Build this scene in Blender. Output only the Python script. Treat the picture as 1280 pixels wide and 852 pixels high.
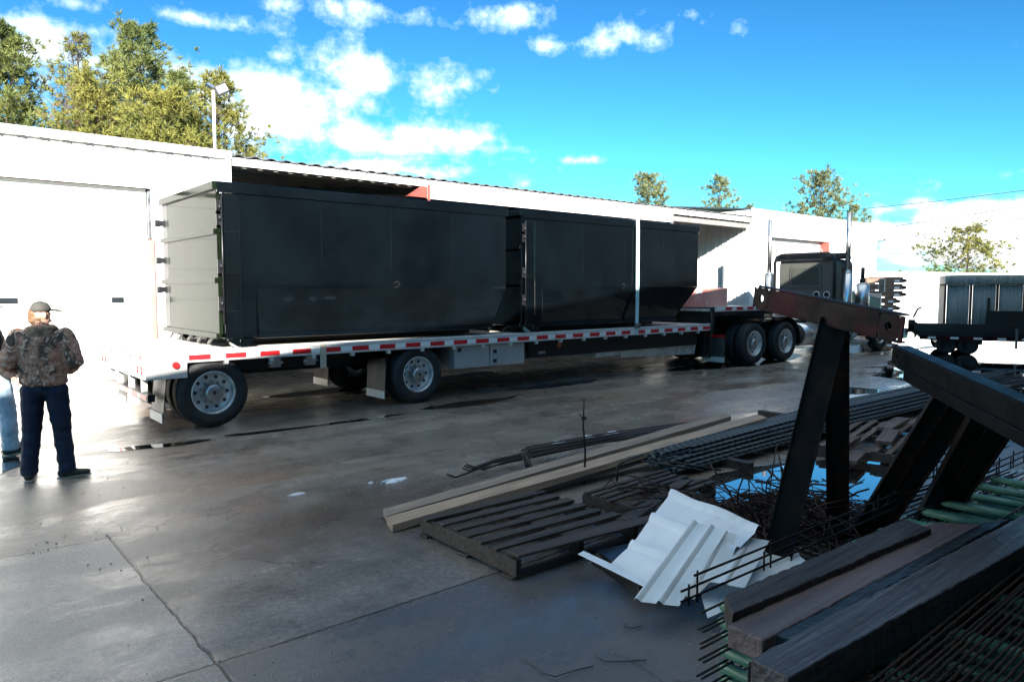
import bpy, bmesh, math, random
from mathutils import Vector, Matrix, noise as mnoise
R=math.radians
random.seed(7)
sc=bpy.context.scene
COL=sc.collection
for o in list(bpy.data.objects): bpy.data.objects.remove(o)

# ---------------------------------------------------------------- camera
cam_d=bpy.data.cameras.new('camera'); cam=bpy.data.objects.new('camera',cam_d); COL.objects.link(cam)
cam.location=(0,0,1.8)
cam.rotation_euler=(R(90)-math.atan(64/905),0,R(49.7-90))
cam_d.sensor_width=36; cam_d.lens=905/1280*36; cam_d.clip_start=.05; cam_d.clip_end=3000
sc.camera=cam

# ---------------------------------------------------------------- light
SUNV=Vector((-.6,-1,.474)).normalized()
EL=math.asin(SUNV.z); ROT=math.atan2(SUNV.x,SUNV.y)
w=bpy.data.worlds.new('World'); sc.world=w; w.use_nodes=True
def build_world():
    nt=w.node_tree; N=nt.nodes; L=nt.links; N.clear()
    out=N.new('ShaderNodeOutputWorld'); bg=N.new('ShaderNodeBackground'); bg.inputs[1].default_value=.05
    L.new(bg.outputs[0],out.inputs[0])
    sky=N.new('ShaderNodeTexSky'); sky.sky_type='NISHITA'; sky.sun_disc=False
    sky.sun_elevation=EL; sky.sun_rotation=ROT; sky.air_density=1.0; sky.dust_density=.3; sky.ozone_density=1.6
    tint=N.new('ShaderNodeMix'); tint.data_type='RGBA'; tint.blend_type='MULTIPLY'; tint.inputs[0].default_value=1
    gm=N.new('ShaderNodeGamma'); gm.inputs[1].default_value=1.6; L.new(sky.outputs[0],gm.inputs[0]); L.new(gm.outputs[0],tint.inputs[6]); tint.inputs[7].default_value=(.113,.31,.36,1)
    def M(op,a,b=None,c=None,clamp=False):
        n=N.new('ShaderNodeMath'); n.operation=op; n.use_clamp=clamp
        for i,v in enumerate((a,b,c)):
            if v is None: continue
            if isinstance(v,(int,float)): n.inputs[i].default_value=v
            else: L.new(v,n.inputs[i])
        return n.outputs[0]
    tc=N.new('ShaderNodeTexCoord'); sp=N.new('ShaderNodeSeparateXYZ'); L.new(tc.outputs['Generated'],sp.inputs[0])
    az=M('ARCTAN2',sp.outputs[1],sp.outputs[0]); el=M('ARCSINE',sp.outputs[2])
    # fractal noise of the cloud layer, flattened with height above the horizon
    cb=N.new('ShaderNodeCombineXYZ'); zz=M('ADD',M('MAXIMUM',sp.outputs[2],0),.10)
    L.new(M('DIVIDE',sp.outputs[0],zz),cb.inputs[0]); L.new(M('DIVIDE',sp.outputs[1],zz),cb.inputs[1])
    nz=N.new('ShaderNodeTexNoise'); nz.inputs['Scale'].default_value=2.1; nz.inputs['Detail'].default_value=8; nz.inputs['Roughness'].default_value=.56
    L.new(cb.outputs[0],nz.inputs['Vector'])
    n2=N.new('ShaderNodeTexNoise'); n2.inputs['Scale'].default_value=17; n2.inputs['Detail'].default_value=6; n2.inputs['Roughness'].default_value=.62
    L.new(tc.outputs['Generated'],n2.inputs['Vector'])
    blobs=CLOUDS
    acc=None
    for a0,e0,sa,se,st in blobs:
        dx=M('MULTIPLY',M('SUBTRACT',az,a0),1/sa); dy=M('MULTIPLY',M('SUBTRACT',el,e0),1/se)
        d=M('ADD',M('MULTIPLY',dx,dx),M('MULTIPLY',dy,dy))
        g=M('MULTIPLY',M('SUBTRACT',1.0,M('SQRT',d)),st)
        acc=g if acc is None else M('MAXIMUM',acc,g)
    hi=M('SUBTRACT',M('MULTIPLY',M('SUBTRACT',el,R(38)),2.6,clamp=True),.20)  # cloud cover added overhead, out of view, to fill the shaded ground
    side=M('MULTIPLY',M('GREATER_THAN',el,R(38)),1.0)
    acc=M('MAXIMUM',acc,M('SUBTRACT',M('MULTIPLY',side,hi),M('MULTIPLY',M('SUBTRACT',1.0,side),.6)))
    acc=M('MAXIMUM',acc,-.6)
    dens=M('ADD',acc,M('MULTIPLY',M('SUBTRACT',M('ADD',M('MULTIPLY',nz.outputs[0],.45),M('MULTIPLY',n2.outputs[0],.55)),.53),6.2))
    cov=M('MULTIPLY',dens,1.3,clamp=True)
    cov=M('MULTIPLY',cov,M('MULTIPLY',M('ADD',sp.outputs[2],.01),60,clamp=True))
    core=M('MULTIPLY',M('SUBTRACT',dens,.2),.8,clamp=True)
    mixc=N.new('ShaderNodeMix'); mixc.data_type='RGBA'; L.new(core,mixc.inputs[0])
    mixc.inputs[6].default_value=(3.4,5.4,6.6,1); mixc.inputs[7].default_value=(10,10.3,10.5,1)
    fin=N.new('ShaderNodeMix'); fin.data_type='RGBA'; L.new(cov,fin.inputs[0]); L.new(tint.outputs[2],fin.inputs[6]); L.new(mixc.outputs[2],fin.inputs[7])
    L.new(fin.outputs[2],bg.inputs[0])
# azimuth (from +X towards +Y), elevation, half widths, strength: the clouds of that afternoon
def _cl(lst):
    return [(R(a),R(e),R(sa),R(se),s) for a,e,sa,se,s in lst]
CLOUDS=_cl([(68.3, 12.8, 10.9, 4.01, 1.55), (62.5, 11.5, 9.1, 3.44, 1.1), (58.4, 11.0, 8.5, 1.72, 1.0), (62.2, 16.5, 4.6, 2.74, 1.2), (72.0, 14.9, 6.2, 2.45, 1.0), (55.6, 15.1, 3.2, 1.81, 0.68), (72.9, 18.5, 8.8, 1.07, 1.0), (63.0, 20.0, 5.2, 1.51, 0.94), (57.6, 20.0, 5.3, 1.4, 0.94), (50.0, 20.2, 4.2, 1.27, 0.85), (46.9, 18.1, 3.5, 0.73, 0.64), (36.4, 19.6, 3.9, 0.83, 0.72), (30.2, 19.0, 3.0, 1.22, 0.64), (40.8, 18.3, 2.2, 1.29, 0.47), (67.1, 16.7, 2.0, 1.14, 0.7), (58.4, 9.2, 10.8, 1.59, 1.3), (81.7, 15.4, 7.0, 3.17, 0.9), (82.7, 10.9, 6.9, 3.96, 0.6), (44.2, 9.9, 1.7, 0.48, 0.9), (16.8, 3.3, 9.5, 3.51, 2.2), (21.9, 3.2, 5.3, 2.96, 1.8), (9.9, 3.9, 10.5, 4.47, 2.4), (79.8, 18.3, 4.8, 0.88, 0.7), (70.0, 9.4, 4.2, 2.26, 0.8), (92.0, 9.6, 12.1, 6.99, 1.2)])
build_world()
sd=bpy.data.lights.new('sun','SUN'); sd.energy=5.0; sd.angle=R(.5); sd.color=(1,.94,.86)
so=bpy.data.objects.new('sun',sd); COL.objects.link(so); so.rotation_euler=SUNV.to_track_quat('Z','Y').to_euler(); so.location=(-20,-30,30)
sc.view_settings.view_transform='Standard'; sc.view_settings.look='None'; sc.view_settings.gamma=1; sc.view_settings.exposure=2.0
sc.view_settings.use_curve_mapping=False
sc.render.engine='CYCLES'

# ---------------------------------------------------------------- materials
MATS={}
def mat(name,col,rough=.5,metal=0,var=.12,vs=3.0,bump=0.0,bs=40,coat=0,spec=.5,col2=None,cthr=.5,cw=.1,cs=2.0,stretch=(1,1,1),rvar=.1):
    m=bpy.data.materials.new(name); m.use_nodes=True; nt=m.node_tree; N=nt.nodes; L=nt.links
    b=N['Principled BSDF']; b.inputs['Metallic'].default_value=metal
    b.inputs['Coat Weight'].default_value=coat; b.inputs['Coat Roughness'].default_value=.05
    b.inputs['Specular IOR Level'].default_value=spec
    tc=N.new('ShaderNodeTexCoord'); mp=N.new('ShaderNodeMapping'); mp.inputs['Scale'].default_value=stretch; L.new(tc.outputs['Object'],mp.inputs[0])
    nz=N.new('ShaderNodeTexNoise'); nz.inputs['Scale'].default_value=vs; nz.inputs['Detail'].default_value=6; nz.inputs['Roughness'].default_value=.62; L.new(mp.outputs[0],nz.inputs['Vector'])
    mr=N.new('ShaderNodeMapRange'); mr.inputs[1].default_value=.3; mr.inputs[2].default_value=.7; mr.inputs[3].default_value=1-var; mr.inputs[4].default_value=1+var; L.new(nz.outputs[0],mr.inputs[0])
    mx=N.new('ShaderNodeMix'); mx.data_type='RGBA'; mx.blend_type='MULTIPLY'; mx.inputs[0].default_value=1
    src=None
    if col2:
        n2=N.new('ShaderNodeTexNoise'); n2.inputs['Scale'].default_value=cs; n2.inputs['Detail'].default_value=7; n2.inputs['Roughness'].default_value=.65; L.new(mp.outputs[0],n2.inputs['Vector'])
        r2=N.new('ShaderNodeMapRange'); r2.inputs[1].default_value=cthr-cw; r2.inputs[2].default_value=cthr+cw; L.new(n2.outputs[0],r2.inputs[0])
        m2=N.new('ShaderNodeMix'); m2.data_type='RGBA'; m2.inputs[6].default_value=(*col,1); m2.inputs[7].default_value=(*col2,1); L.new(r2.outputs[0],m2.inputs[0])
        L.new(m2.outputs[2],mx.inputs[6])
    else: mx.inputs[6].default_value=(*col,1)
    L.new(mr.outputs[0],mx.inputs[7]); L.new(mx.outputs[2],b.inputs['Base Color'])
    rr=N.new('ShaderNodeMapRange'); rr.inputs[1].default_value=.3; rr.inputs[2].default_value=.7; rr.inputs[3].default_value=max(.02,rough-rvar*rough*2); rr.inputs[4].default_value=min(1,rough+rvar*rough*2); L.new(nz.outputs[0],rr.inputs[0]); L.new(rr.outputs[0],b.inputs['Roughness'])
    if bump:
        nb=N.new('ShaderNodeTexNoise'); nb.inputs['Scale'].default_value=bs; nb.inputs['Detail'].default_value=5; L.new(mp.outputs[0],nb.inputs['Vector'])
        bp=N.new('ShaderNodeBump'); bp.inputs['Strength'].default_value=bump; bp.inputs['Distance'].default_value=.02; L.new(nb.outputs[0],bp.inputs['Height']); L.new(bp.outputs[0],b.inputs['Normal'])
    MATS[name]=m; return m
M_siding=mat('white_siding',(.80,.80,.78),.45,var=.03,vs=.6,stretch=(1,1,.2))
M_door=mat('white_rollup',(.78,.78,.76),.5,var=.03)
M_trim=mat('white_trim',(.76,.75,.72),.45,var=.06,col2=(.55,.42,.30),cthr=.70,cw=.06,cs=3,stretch=(.5,1,2))
M_void=mat('void_shade',(.05,.05,.05),.9)  # near-black standing in for the shade inside rib voids and hand holes
M_purlin=mat('purlin_steel',(.22,.21,.20),.6,.0,var=.2)
M_glass=mat('dark_glass',(.02,.025,.03),.08)
M_red=mat('red_oxide',(.32,.065,.05),.55,var=.2)
M_redlight=mat('faded_red_paint',(.55,.20,.17),.5,var=.15,col2=(.6,.45,.4),cthr=.62,cw=.08)
M_galv=mat('galvanised',(.45,.46,.46),.38,1,var=.15,vs=8)
M_galvdark=mat('dull_galvanised',(.20,.20,.20),.6,.6,var=.2,vs=4)
M_darkin=mat('dark_interior',(.05,.048,.045),.9,var=.3)
M_blk=mat('black_gloss_paint',(.0014,.0027,.0040),.05,var=.5,vs=1.2,coat=0,spec=.8,bump=.03,bs=2.2,rvar=.35)
M_blkdoor=mat('black_gloss_door_paint',(.008,.013,.007),.10,var=.6,vs=1.5,coat=0,spec=.065,bump=.05,bs=3,rvar=.4,stretch=(1,1,.3))
M_blkpaint=mat('black_chassis_paint',(.010,.011,.013),.35,var=.3)
M_rubber=mat('tyre_rubber',(.016,.017,.019),.62,var=.25,vs=12,bump=.15,bs=60,col2=(.035,.033,.03),cthr=.6)
M_alu=mat('aluminium',(.72,.72,.70),.42,.55,var=.12,vs=9,col2=(.42,.41,.39),cthr=.58,cs=6)
M_alup=mat('mill_aluminium_rail',(.74,.74,.72),.42,.35,var=.08,vs=4)
M_deck=mat('trailer_deck_boards',(.62,.59,.54),.5,.1,var=.25,vs=2.5,stretch=(.3,9,1),bump=.1)
M_chrome=mat('chrome',(.80,.79,.77),.32,1,var=.05)
M_tapew=mat('white_reflective_tape',(.80,.80,.78),.35,var=.04)
M_taper=mat('red_reflective_tape',(.55,.015,.02),.3,var=.1)
M_redlens=mat('red_lens',(.55,.02,.02),.15)
M_flap=mat('mud_flap_rubber',(.045,.043,.04),.5,var=.4,vs=5,col2=(.13,.12,.10),cthr=.55,stretch=(1,1,.4))
M_flapw=mat('white_flap_strip',(.62,.60,.56),.5,var=.15)
M_orange=mat('orange_badge',(.65,.14,.06),.4)
M_strap=mat('pale_blue_strap',(.45,.68,.70),.65,var=.15,vs=14)
M_cab=mat('cab_paint',(.085,.088,.078),.38,var=.15,vs=2)
M_maroon=mat('maroon_primer_steel',(.055,.007,.012),.55,spec=.12,var=.35,vs=6,bump=.1,bs=30,col2=(.005,.004,.005),cthr=.50,cs=2.2)
M_dsteel=mat('dark_weathered_steel',(.008,.006,.006),.55,.0,spec=.2,var=.4,vs=7,bump=.15,bs=40,col2=(.035,.017,.010),cthr=.58,cs=4)
M_bsteel=mat('blue_black_steel',(.0035,.0048,.0058),.5,.0,spec=.15,var=.3,vs=6,bump=.12,bs=30,col2=(.010,.008,.007),cthr=.62,cs=5)
M_rebar=mat('blue_grey_rebar',(.13,.155,.17),.42,.5,var=.3,vs=20,bump=.5,bs=30,stretch=(4,1,1))
M_rust=mat('rusty_rod',(.050,.022,.014),.8,.1,var=.4,vs=25,bump=.3,bs=120,col2=(.018,.013,.012),cthr=.5,cs=12)
M_rod=mat('dark_iron_rod',(.030,.024,.022),.55,.3,var=.4,vs=25,bump=.3,bs=100)
M_green=mat('green_epoxy',(.075,.21,.145),.4,var=.18,vs=14,col2=(.05,.13,.09),cthr=.66,cs=10)
def _rebar_ribs():
    nt=M_rebar.node_tree; N=nt.nodes; L=nt.links; b=N['Principled BSDF']; src=b.inputs['Base Color'].links[0].from_socket
    tc=N.new('ShaderNodeTexCoord'); wv=N.new('ShaderNodeTexWave'); wv.bands_direction='DIAGONAL'; wv.inputs['Scale'].default_value=5.5; wv.inputs['Distortion'].default_value=.6; L.new(tc.outputs['Object'],wv.inputs['Vector'])
    mx=N.new('ShaderNodeMix'); mx.data_type='RGBA'; mx.blend_type='MULTIPLY'; mx.inputs[0].default_value=.75; L.new(src,mx.inputs[6]); L.new(wv.outputs[0],mx.inputs[7]); L.new(mx.outputs[2],b.inputs['Base Color'])
_rebar_ribs()
def wood(name,c,c2,rough=.75,st=(1,14,14),bmp=.9,bs=9):
    return mat(name,c,rough,var=.35,vs=3.2,col2=c2,cthr=.52,cw=.12,cs=1.6,stretch=st,bump=bmp,bs=bs)
M_plank=wood('weathered_plank',(.50,.37,.27),(.31,.23,.17),.8)
M_plank2=wood('grey_plank',(.36,.285,.225),(.20,.16,.13),.8)
M_pallet=wood('wet_pallet_wood',(.068,.050,.040),(.020,.015,.013),.55)
M_scrap=wood('scrap_wood',(.19,.13,.10),(.09,.06,.045),.7)
M_timber=wood('dark_timber',(.040,.031,.029),(.012,.010,.010),.65,(.7,11,11),.5,4)
M_timber2=wood('brown_timber',(.20,.14,.13),(.10,.075,.075),.55,(.7,11,11),.5,4)
M_timber3=wood('blue_black_timber',(.016,.026,.034),(.010,.015,.02),.5,(.7,11,11),.5,4)
M_timber4=wood('grey_blue_timber',(.080,.080,.090),(.036,.028,.027),.5,(.7,11,11),.5,4)
M_sheet=mat('white_roof_sheet',(.80,.84,.86),.35,var=.05,vs=5,col2=(.62,.66,.68),cthr=.64,cw=.08,cs=3)
M_snow=mat('snow',(.85,.88,.92),.6,var=.05,bump=.5,bs=30)
M_bark=mat('bark',(.075,.055,.045),.9,var=.3,vs=8,bump=.4,bs=20)
M_tarpd=mat('dark_plate',(.016,.014,.016),.4,var=.3)
M_wallw=wood('grey_crate_panel',(.62,.61,.55),(.46,.46,.41),.8,(14,14,.6))
M_brownst=mat('brown_steel',(.19,.115,.08),.7,var=.3,vs=6)
M_wire=mat('cable',(.05,.05,.055),.6)
M_skin=mat('skin',(.50,.29,.21),.5,var=.06)
M_hair=mat('hair',(.16,.085,.04),.6,var=.4,vs=30)
M_hoodm=mat('sunlit_fleece_hood',(.36,.22,.14),.95,var=.35,vs=16,bump=.5,bs=30,col2=(.16,.10,.07),cthr=.55,cs=9)  # sunlit tan of the collar painted into the hood cloth
M_cap=mat('grey_cap_cloth',(.06,.058,.052),.85,var=.2,vs=20)
M_navy=mat('navy_denim',(.007,.016,.042),.85,var=.35,vs=9,bump=.5,bs=14)
M_jeans=mat('light_denim',(.30,.42,.52),.85,var=.25,vs=7,bump=.3,bs=30)
M_dark=mat('dark_cloth',(.02,.018,.018),.9)
M_shoe=mat('shoe_grey',(.05,.05,.042),.8,var=.3,vs=20)
M_sole=mat('shoe_sole',(.33,.32,.29),.7)
def needle_mat(name,c,c2,c3):
    m=mat(name,c,.7,var=.35,vs=2.2,col2=c2,cthr=.5,cw=.12,cs=.55)
    b=m.node_tree.nodes['Principled BSDF']; b.inputs['Specular IOR Level'].default_value=.25
    return m
M_needA=needle_mat('pine_needles_olive',(.105,.120,.030),(.18,.165,.035),None)
M_needB=needle_mat('pine_needles_green',(.075,.105,.035),(.135,.145,.040),None)
M_needC=needle_mat('autumn_twigs',(.15,.095,.055),(.15,.12,.04),None)
M_needD=needle_mat('pine_needles_far',(.095,.12,.055),(.14,.15,.065),None)
def camo():
    m=mat('camouflage_cloth',(.44,.22,.15),.9,var=.3,vs=14,col2=(.10,.065,.048),cthr=.52,cw=.03,cs=8,stretch=(1,1,.5),bump=.4,bs=12)
    nt=m.node_tree; N=nt.nodes; L=nt.links; b=N['Principled BSDF']; src=b.inputs['Base Color'].links[0].from_socket
    tc=N.new('ShaderNodeTexCoord'); v=N.new('ShaderNodeTexNoise'); v.inputs['Scale'].default_value=11; v.inputs['Detail'].default_value=3; v.inputs['Distortion'].default_value=2.5; L.new(tc.outputs['Object'],v.inputs['Vector'])
    r=N.new('ShaderNodeMapRange'); r.inputs[1].default_value=.56; r.inputs[2].default_value=.60; L.new(v.outputs[0],r.inputs[0])
    x=N.new('ShaderNodeMix'); x.data_type='RGBA'; L.new(r.outputs[0],x.inputs[0]); L.new(src,x.inputs[6]); x.inputs[7].default_value=(.66,.44,.33,1); L.new(x.outputs[2],b.inputs['Base Color'])
    return m
M_camo=camo()

def ground_mat():
    m=bpy.data.materials.new('wet_concrete'); m.use_nodes=True; nt=m.node_tree; N=nt.nodes; L=nt.links; b=N['Principled BSDF']
    def Mth(op,a,bb=None,clamp=False):
        n=N.new('ShaderNodeMath'); n.operation=op; n.use_clamp=clamp
        for i,v in enumerate((a,bb)):
            if v is None: continue
            if isinstance(v,(int,float)): n.inputs[i].default_value=v
            else: L.new(v,n.inputs[i])
        return n.outputs[0]
    def noise(s,d=6,r=.6,st=None,dist=0):
        n=N.new('ShaderNodeTexNoise'); n.inputs['Scale'].default_value=s; n.inputs['Detail'].default_value=d; n.inputs['Roughness'].default_value=r; n.inputs['Distortion'].default_value=dist
        if st:
            mp=N.new('ShaderNodeMapping'); mp.inputs['Scale'].default_value=st; mp.inputs['Rotation'].default_value=(0,0,R(-14)); L.new(pos,mp.inputs[0]); L.new(mp.outputs[0],n.inputs['Vector'])
        else: L.new(pos,n.inputs['Vector'])
        return n.outputs[0]
    def rng(v,a,bb,c=0,d=1):
        n=N.new('ShaderNodeMapRange'); n.inputs[1].default_value=a; n.inputs[2].default_value=bb; n.inputs[3].default_value=c; n.inputs[4].default_value=d; L.new(v,n.inputs[0]); return n.outputs[0]
    def mixc(f,a,bb,mode='MIX'):
        n=N.new('ShaderNodeMix'); n.data_type='RGBA'; n.blend_type=mode
        if isinstance(f,(int,float)): n.inputs[0].default_value=f
        else: L.new(f,n.inputs[0])
        for i,v in ((6,a),(7,bb)):
            if isinstance(v,tuple): n.inputs[i].default_value=(*v,1)
            else: L.new(v,n.inputs[i])
        return n.outputs[2]
    tc=N.new('ShaderNodeTexCoord'); pos=tc.outputs['Object']; sp=N.new('ShaderNodeSeparateXYZ'); L.new(pos,sp.inputs[0])
    big=noise(.35,7,.62); mid=noise(1.6,7,.65); fine=noise(28,5,.7); streak=noise(1.0,6,.6,(.25,1.6,1)); speck=noise(58,2,.5); grit=noise(130,3,.7); patch=noise(3.4,8,.7)
    c=mixc(rng(big,.35,.65),(.175,.155,.132),(.315,.282,.240))
    c=mixc(rng(streak,.42,.62),c,(.185,.160,.134))
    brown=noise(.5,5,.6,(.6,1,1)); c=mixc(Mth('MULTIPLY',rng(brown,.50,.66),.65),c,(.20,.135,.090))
    c=mixc(1.0,c,mixc(rng(mid,.3,.7),(.70,.70,.70),(1.25,1.25,1.25)),'MULTIPLY')
    c=mixc(1.0,c,mixc(rng(fine,.3,.7),(.68,.68,.68),(1.32,1.32,1.32)),'MULTIPLY')
    c=mixc(1.0,c,mixc(rng(grit,.35,.65),(.66,.66,.66),(1.34,1.34,1.34)),'MULTIPLY')
    c=mixc(rng(patch,.56,.66,0,.5),c,(.11,.088,.070))
    # rougher slab left of the long joint with exposed pale grit, and sprinkles elsewhere
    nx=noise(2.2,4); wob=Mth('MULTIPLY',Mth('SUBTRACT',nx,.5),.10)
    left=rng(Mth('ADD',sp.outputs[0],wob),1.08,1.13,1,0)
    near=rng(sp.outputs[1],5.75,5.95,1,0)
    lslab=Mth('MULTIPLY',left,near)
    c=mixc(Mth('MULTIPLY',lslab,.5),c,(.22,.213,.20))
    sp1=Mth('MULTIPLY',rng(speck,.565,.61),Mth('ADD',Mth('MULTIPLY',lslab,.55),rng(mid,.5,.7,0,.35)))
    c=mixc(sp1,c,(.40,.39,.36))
    near_slab_shade=rng(Mth('ADD',sp.outputs[1],wob),3.46,3.54,1,0)           # the nearest pour, toned darker and bluer to paint in its shade
    c=mixc(Mth('MULTIPLY',Mth('MULTIPLY',near_slab_shade,rng(sp.outputs[0],1.08,1.12,0,1)),.72),c,(.080,.082,.088))
    # dark oily stain in the middle slab by the pallet
    sx=Mth('MULTIPLY',Mth('SUBTRACT',sp.outputs[0],3.1),.62); sy=Mth('MULTIPLY',Mth('SUBTRACT',sp.outputs[1],5.1),1.0)
    dd=Mth('ADD',Mth('SQRT',Mth('ADD',Mth('MULTIPLY',sx,sx),Mth('MULTIPLY',sy,sy))),Mth('MULTIPLY',Mth('SUBTRACT',mid,.5),1.3))
    c=mixc(rng(dd,.35,1.0,.62,0),c,(.088,.060,.042))
    # joints
    def joint(axis,p,wd,amp,lo=None,hi=None,other=None):
        n=noise(1.7+p*.13,5,.6); n9=noise(9,3); wv=Mth('ADD',Mth('MULTIPLY',Mth('SUBTRACT',n,.5),amp),Mth('MULTIPLY',Mth('SUBTRACT',n9,.5),.03))
        d=Mth('ABSOLUTE',Mth('SUBTRACT',Mth('ADD',axis,wv),p))
        j=rng(d,wd*.5,wd,1,0)
        if lo is not None: j=Mth('MULTIPLY',j,rng(other,lo,lo+.03,0,1))
        if hi is not None: j=Mth('MULTIPLY',j,rng(other,hi,hi+.03,1,0))
        return j
    X=sp.outputs[0]; Y=sp.outputs[1]
    js=[joint(X,1.10,.012,.04,None,5.86,Y),joint(Y,3.50,.012,.03),joint(Y,5.84,.011,.08,None,1.15,X),
        joint(Y,5.95,.007,.5,1.15,None,X),joint(Y,8.95,.020,.12),joint(X,-3.0,.02,.1),joint(X,7.1,.016,.2,3.5,None,Y),joint(Y,12.0,.02,.1),joint(X,13.1,.02,.1),joint(X,19.0,.02,.1),joint(Y,6.9,.006,.9)]
    J=js[0]
    for j in js[1:]: J=Mth('MAXIMUM',J,j)
    vr=N.new('ShaderNodeTexVoronoi'); vr.feature='DISTANCE_TO_EDGE'; vr.inputs['Scale'].default_value=.33
    nd=N.new('ShaderNodeTexNoise'); nd.inputs['Scale'].default_value=1.1; nd.inputs['Detail'].default_value=6; L.new(pos,nd.inputs['Vector'])
    vm=N.new('ShaderNodeVectorMath'); vm.operation='ADD'; L.new(pos,vm.inputs[0]); L.new(nd.outputs[1],vm.inputs[1]); L.new(vm.outputs[0],vr.inputs['Vector'])
    crack=Mth('MULTIPLY',rng(vr.outputs[0],.0015,.004,1,0),rng(noise(.9,3),.5,.6,0,.8))
    J2=Mth('MAXIMUM',J,crack)
    c=mixc(Mth('MULTIPLY',J2,.85),c,(.014,.013,.012))
    L.new(c,b.inputs['Base Color'])
    wet=noise(.8,6,.62,(.35,1.1,1),.6)
    wf=rng(Mth('ADD',wet,Mth('MULTIPLY',Mth('SUBTRACT',patch,.5),.35)),.44,.60)                                   # 1 = standing film of water
    far=rng(Y,6.5,9.5,0,1)
    r0=mixc(wf,(.38,.38,.38),(.08,.08,.08))
    r1=Mth('SUBTRACT',r0,Mth('MULTIPLY',far,.04))
    r1=Mth('ADD',r1,Mth('MULTIPLY',lslab,Mth('ADD',Mth('MULTIPLY',wf,.10),.02))); r1=Mth('ADD',r1,Mth('MULTIPLY',Mth('SUBTRACT',grit,.5),.30))
    L.new(Mth('MAXIMUM',r1,.06),b.inputs['Roughness'])
    b.inputs['Specular IOR Level'].default_value=.62
    h=Mth('ADD',Mth('MULTIPLY',fine,.5),Mth('MULTIPLY',grit,1.0)); h=Mth('MULTIPLY',h,rng(wf,0,1,1.0,.25)); h=Mth('ADD',h,Mth('MULTIPLY',mid,1.2)); h=Mth('SUBTRACT',h,Mth('MULTIPLY',J2,1.2))
    bp=N.new('ShaderNodeBump'); bp.inputs['Strength'].default_value=.42; bp.inputs['Distance'].default_value=.010; L.new(h,bp.inputs['Height']); L.new(bp.outputs[0],b.inputs['Normal'])
    return m
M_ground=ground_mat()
def water_mat():
    m=bpy.data.materials.new('puddle_water'); m.use_nodes=True; nt=m.node_tree; N=nt.nodes; L=nt.links; b=N['Principled BSDF']
    b.inputs['Base Color'].default_value=(.020,.019,.018,1); b.inputs['Roughness'].default_value=.02; b.inputs['Specular IOR Level'].default_value=1.0; b.inputs['Coat Weight'].default_value=1; b.inputs['Coat Roughness'].default_value=.01
    tc=N.new('ShaderNodeTexCoord'); n=N.new('ShaderNodeTexNoise'); n.inputs['Scale'].default_value=5; n.inputs['Detail'].default_value=3; L.new(tc.outputs['Object'],n.inputs['Vector'])
    bp=N.new('ShaderNodeBump'); bp.inputs['Strength'].default_value=.06; bp.inputs['Distance'].default_value=.01; L.new(n.outputs[0],bp.inputs['Height']); L.new(bp.outputs[0],b.inputs['Normal'])
    return m
M_water=water_mat()

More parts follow.
